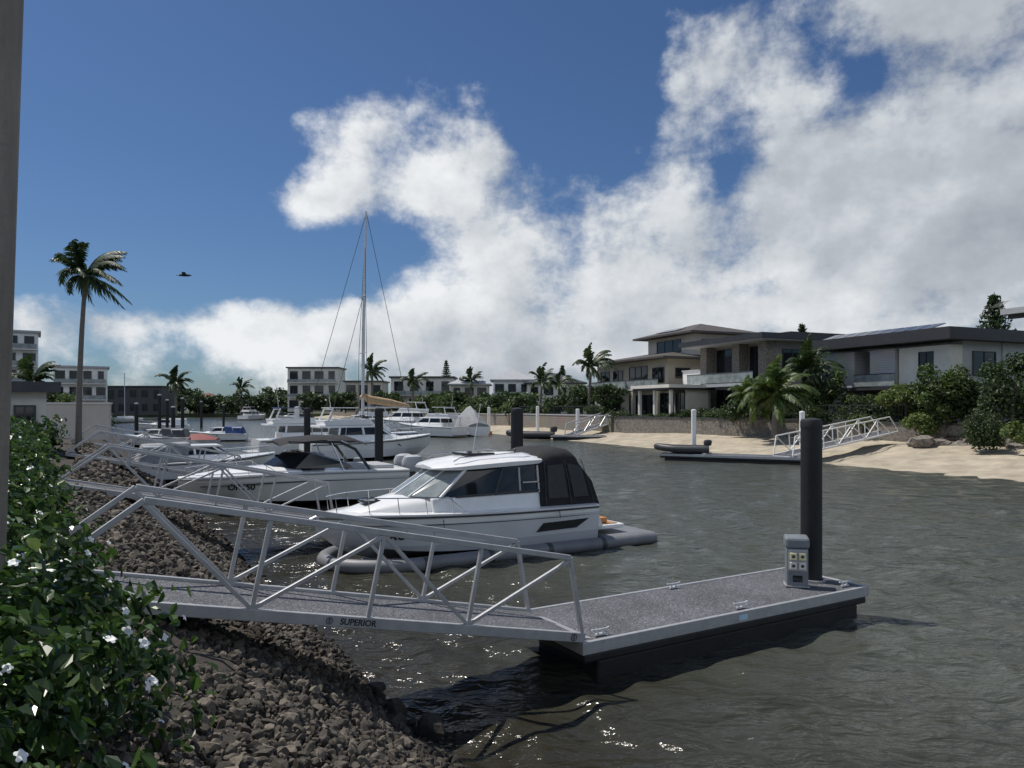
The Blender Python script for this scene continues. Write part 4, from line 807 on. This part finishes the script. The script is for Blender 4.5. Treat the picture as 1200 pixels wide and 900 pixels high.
def block(name,label,px0,px1,Y,ytop,z0,floors,wm,rm,roof='flat',rz=0,nx=3,depth=9,bal=False,catg='building'):
    wd=(px1-px0)/F*Y; zt_=WZ(ytop,Y)-z0; r=thing(name,label,catg,(WX(px0,Y),Y,z0),rz)
    hw=zt_-(.35 if roof=='flat' else zt_*.28); fh=hw/floors
    bx(r,'wall',wm,0,wd,0,depth,0,hw)
    if roof=='flat': bx(r,'roof',rm,-.4,wd+.4,-.5,depth+.4,hw,hw+.35)
    else: MB().hip(-.6,wd+.6,-.6,depth+.6,hw,zt_-hw-.22).build('roof',rm,r)
    for f_ in range(floors):
        for k in range(nx):
            c=wd*(k+.5)/nx; ww=wd/nx*random.uniform(.22,.38); win(r,'f',c-ww,c+ww,f_*fh+fh*random.choice([.12,.25]),f_*fh+fh*.8,0,bars=1)
        if bal and f_>0: o=bx(r,'balcony_slab',OFFW,.2,wd-.2,-1.3,-.1,f_*fh-.1,f_*fh+.08); MB().box(.25,wd-.25,-1.28,-1.24,f_*fh+.1,f_*fh+.95).build('balcony_glass',GLASSL,o)
    return r
block('apartment_block','grey flat roofed apartment block left of the tall mast',337,396,205,430,T,3,OFFW,FASC,nx=4,bal=True)
block('waterfront_building','low grey building behind the palms by tall mast',404,448,185,446,T,2,CREAM2,DGREY,nx=3)
block('waterfront_building','long white building with dark roof right of tall mast',458,531,165,441,T,2,OFFW,FASC,nx=4,bal=True)
block('gabled_house','cream house with grey hip roof beyond the covered boat',528,572,150,438,T,2,CREAM2,LGREY,'hip',nx=3,catg='house')
block('white_house','white two storey house with grey roof left of slim palms',578,622,135,431,T,2,WHITEP,LGREY,'hip',nx=3,bal=True,catg='house')
block('white_house','pale house with grey roof just behind the tallest palm',618,684,128,436,T,2,OFFW,DGREY,'hip',nx=4,catg='house')
block('apartment_block','tall white stepped apartment block at left edge',2,38,125,386,1.6,5,WHITEP,LGREY,nx=2,bal=True,rz=R(33))
block('apartment_block','white apartment block right of the stepped one at left',62,118,150,428,1.6,3,WHITEP,LGREY,nx=4,bal=True,rz=R(30))
block('waterfront_shed','dark low waterfront shed beyond the left moorings',122,190,200,452,1.4,2,DGREY,FASC,nx=5)
block('tiled_house','low house with dull red roof in far left distance',226,250,270,460,1.3,1,OFFW,REDR,'hip',nx=2,catg='house')
block('tiled_house','low white far house left of the apartment block',306,330,270,458,1.3,1,WHITEP,LGREY,'hip',nx=2,catg='house')
block('garden_house','small pale house with dark roof at left edge behind hedge',-52,38,24,446,1.6,1,OFFW,DGREY,nx=2,depth=4,catg='house',rz=R(36))
r=thing('garden_wall','pale rendered garden wall left of the tall palm','wall',at(46,40,1.55),R(8)); bx(r,'wall_face',CREAM2,0,3.6,0,.25,0,1.95); bx(r,'coping',OFFW,-.05,3.65,-.05,.3,1.95,2.05)
# bird
r=thing('flying_bird','dark bird gliding in the sky right of the tall palm','bird',(WX(216,40),40,WZ(323,40)),R(15))
m=MB(); m.tube([(-.3,0,0),(-.18,0,.02),(0,0,.03),(.2,0,.02),(.3,0,.03),(.38,0,.03)],[.02,.06,.08,.06,.035,.008],8)
for sd in (-1,1): m.add([(.12,sd*.05,.04),(-.1,sd*.05,.04),(.1,sd*.35,.14),(-.08,sd*.35,.13),(-.05,sd*.7,.08)],[(0,1,3,2),(2,3,4)])
m.add([(-.28,-.05,0),(-.28,.05,0),(-.42,.08,0),(-.42,-.08,0)],[(0,1,2,3)]); m.build('body',BIRDM,r,smooth=True)
# ------------------------------------------------------------------ left pole, hedge, rocks
r=thing('weathered_pole','weathered brown grey pole rising from hedge at extreme left edge','pole',(-2.915,4,1.5))
MB().tube([(0,0,0),(.034,0,1.04),(.10,0,3.1),(.178,0,5.5)],.095,22).build('shaft',POLE,r,smooth=True); MB().lathe([(.17,0),(.17,.03),(.10,.05)],(0,0,.08),16).build('base_flange',POLE,r,smooth=True)
hd=thing('flowering_hedge','glossy green hedge with small white flowers along the bank at left','hedge',(0,0,0))
def hedge_params(t):
    gap=any(g-.35<t<g+1.6 for g in [7.1]+GT); redge=-.7 if gap else float(np.interp(t,[0,3,6,10,16,40],[.30,.26,.12,-.22,-.7,-1.8]))+.12*math.sin(t*1.7)+.06*math.sin(t*5.3)
    top=np.interp(t,[0,3,5,8,16,40],[2.3,2.5,2.6,2.6,2.82,2.85])+.08*math.sin(t*2.3)
    return redge,top,-3.6
vs=[];ns=[];sz=[];qs=[]
for nl_,t0,t1,ls in ((14000,.7,4.5,.078),(10000,4.5,10,.092),(7500,10,22,.13),(3500,22,40,.2)):
    tt=t0+(t1-t0)*rng.random(nl_)
    for t in tt:
        re,top,le=hedge_params(t); c=(re+le)/2; hw=(re-le)/2; ph=(rng.random()**.75)*pi*.62
        q0=1-.26*rng.random()**1.6; q=q0+.08*math.sin(t*5+ph*6)+.06*math.sin(t*11-ph*9)+.04*math.sin(t*23+ph*17)
        sp=max(0,math.sin(ph)); cp=math.cos(ph); ex=.55
        s=c+hw*q*(abs(cp)**ex)*(1 if cp>0 else -1); z=1.45+(top-1.45)*q*(sp**ex)
        vs.append(P(s,t,z)); n_=Vector((cp*UX,cp*UY,sp+.25)); ns.append(n_); sz.append(ls); qs.append((t,q0,ph))
vs=np.array(vs); v,f=leafquads(vs,np.array(sz),.6,np.array([list(x) for x in ns])*.85); npmesh('foliage',v,f,LEAF,hd)
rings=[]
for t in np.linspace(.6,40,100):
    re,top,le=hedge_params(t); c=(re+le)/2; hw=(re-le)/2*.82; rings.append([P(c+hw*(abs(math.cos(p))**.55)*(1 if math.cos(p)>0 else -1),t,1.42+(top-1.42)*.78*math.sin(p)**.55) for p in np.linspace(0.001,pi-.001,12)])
MB().loft(rings).build('painted_shade_core',CORE,hd,smooth=True)
ok=[k for k in range(len(qs)) if 2.4<qs[k][0]<10 and qs[k][1]>.985 and .1<qs[k][2]<1.3]; fi=[ok[j] for j in rng.permutation(len(ok))[:98]]
for k in fi:
    n_=(ns[k].normalized()+Vector((random.uniform(-.6,.9),random.uniform(-1,.2),random.uniform(-.2,.8)))).normalized(); c=Vector(vs[k])+ns[k].normalized()*.055; a_=n_.orthogonal().normalized(); b_=n_.cross(a_); m=MB(); sc=.018+.010*random.random()
    for j in range(5):
        w_=j*2*pi/5; d_=a_*math.cos(w_)+b_*math.sin(w_); e_=n_.cross(d_)
        m.add([c,c+d_*sc*.55+e_*sc*.4+n_*.004,c+d_*sc*.95+e_*sc*.25,c+d_*sc*1.05,c+d_*sc*.95-e_*sc*.25,c+d_*sc*.55-e_*sc*.4+n_*.004],[(0,1,2,3,4,5)])
    m.build('flower',PETAL,hd,recalc=False)
# rocks
m,nt3,b,N3,L3=newmat('basalt_rocks')
g=N3.new('ShaderNodeNewGeometry'); oi=N3.new('ShaderNodeObjectInfo'); ad=N3.new('ShaderNodeMath'); ad.operation='ADD'; L3.new(g.outputs['Random Per Island'],ad.inputs[0]); L3.new(oi.outputs['Random'],ad.inputs[1]); fr=N3.new('ShaderNodeMath'); fr.operation='FRACT'; L3.new(ad.outputs[0],fr.inputs[0])
rp=N3.new('ShaderNodeValToRGB'); e=rp.color_ramp.elements; e[0].color=(.044,.037,.029,1); e[1].color=(.18,.152,.118,1); q=e.new(.65); q.color=(.082,.070,.056,1); L3.new(fr.outputs[0],rp.inputs[0])
no=N3.new('ShaderNodeTexNoise'); no.inputs['Scale'].default_value=28; no.inputs['Detail'].default_value=6; L3.new(g.outputs['Position'],no.inputs['Vector'])
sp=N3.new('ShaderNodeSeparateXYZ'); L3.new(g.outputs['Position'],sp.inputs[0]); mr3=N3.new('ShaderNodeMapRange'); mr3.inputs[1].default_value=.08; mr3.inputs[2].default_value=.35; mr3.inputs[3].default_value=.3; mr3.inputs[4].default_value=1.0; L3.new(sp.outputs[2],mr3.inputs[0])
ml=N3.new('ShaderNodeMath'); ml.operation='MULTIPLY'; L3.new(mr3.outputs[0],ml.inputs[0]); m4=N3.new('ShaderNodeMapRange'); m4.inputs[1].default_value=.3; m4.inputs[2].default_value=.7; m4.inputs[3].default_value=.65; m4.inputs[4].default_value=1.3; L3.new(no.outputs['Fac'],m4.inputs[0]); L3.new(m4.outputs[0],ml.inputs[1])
vm=N3.new('ShaderNodeVectorMath'); vm.operation='SCALE'; L3.new(rp.outputs[0],vm.inputs[0]); L3.new(ml.outputs[0],vm.inputs['Scale']); L3.new(vm.outputs[0],b.inputs['Base Color']); b.inputs['Roughness'].default_value=.85
bp=N3.new('ShaderNodeBump'); bp.inputs['Strength'].default_value=.6; bp.inputs['Distance'].default_value=.01; L3.new(no.outputs['Fac'],bp.inputs['Height']); L3.new(bp.outputs[0],b.inputs['Normal']); ROCK=m
protos=[]
for k in range(8):
    bm=bmesh.new(); bmesh.ops.create_icosphere(bm,subdivisions=2,radius=1)
    pl_=[(Vector(rng.normal(size=3)).normalized(),rng.uniform(.38,.7)) for _ in range(8)]
    for v_ in bm.verts:
        for n_,d_ in pl_:
            q=v_.co.dot(n_)-d_
            if q>0: v_.co-=n_*q
    bmesh.ops.dissolve_limit(bm,angle_limit=R(6),verts=bm.verts,edges=bm.edges); bmesh.ops.triangulate(bm,faces=bm.faces)
    me=bpy.data.meshes.new('bank_rock'); bm.to_mesh(me); bm.free(); me.materials.append(ROCK); protos.append(me)
pv=[np.array([list(v.co) for v in me.vertices]) for me in protos]; pf=[np.array([list(p.vertices) for p in me.polygons]) for me in protos]
rocks=[]
def put(n,t0,t1,r0,r1,s0=-.25,s1=3.3):
    for _ in range(n):
        s=s0+(s1-s0)*rng.random(); t=t0+(t1-t0)*rng.random(); rd=r0+(r1-r0)*rng.random()**2.8
        x,y,_z=P(s,t); rocks.append((x,y,float(bankz(s))+rd*.25+.035*rng.random()+.05*math.sin(s*3+t*1.3)*math.sin(t*2.1),rd,rng.integers(0,8),rng.random(3)*6.28,rng.uniform(.6,1.2,3)))
put(17000,.8,10,.023,.072); put(6500,10,22,.04,.10); put(2000,22,42,.09,.18)
for s,t in ((2.7,6.9),(2.85,7.3),(2.55,7.5),(3.0,6.7),(2.8,7.9)): x,y,_z=P(s,t); rocks.append((x,y,.12,.17,rng.integers(0,8),rng.random(3)*6.28,rng.uniform(.7,1.1,3)))
def vis(k):
    x,y,z,rd=k[:4]; 
    if y<1: return 0
    px,py=600+F*x/y,478+F*(H-z)/y
    return rd/y if (170<px<620 and 520<py<895) else 0
rocks.sort(key=vis,reverse=True)
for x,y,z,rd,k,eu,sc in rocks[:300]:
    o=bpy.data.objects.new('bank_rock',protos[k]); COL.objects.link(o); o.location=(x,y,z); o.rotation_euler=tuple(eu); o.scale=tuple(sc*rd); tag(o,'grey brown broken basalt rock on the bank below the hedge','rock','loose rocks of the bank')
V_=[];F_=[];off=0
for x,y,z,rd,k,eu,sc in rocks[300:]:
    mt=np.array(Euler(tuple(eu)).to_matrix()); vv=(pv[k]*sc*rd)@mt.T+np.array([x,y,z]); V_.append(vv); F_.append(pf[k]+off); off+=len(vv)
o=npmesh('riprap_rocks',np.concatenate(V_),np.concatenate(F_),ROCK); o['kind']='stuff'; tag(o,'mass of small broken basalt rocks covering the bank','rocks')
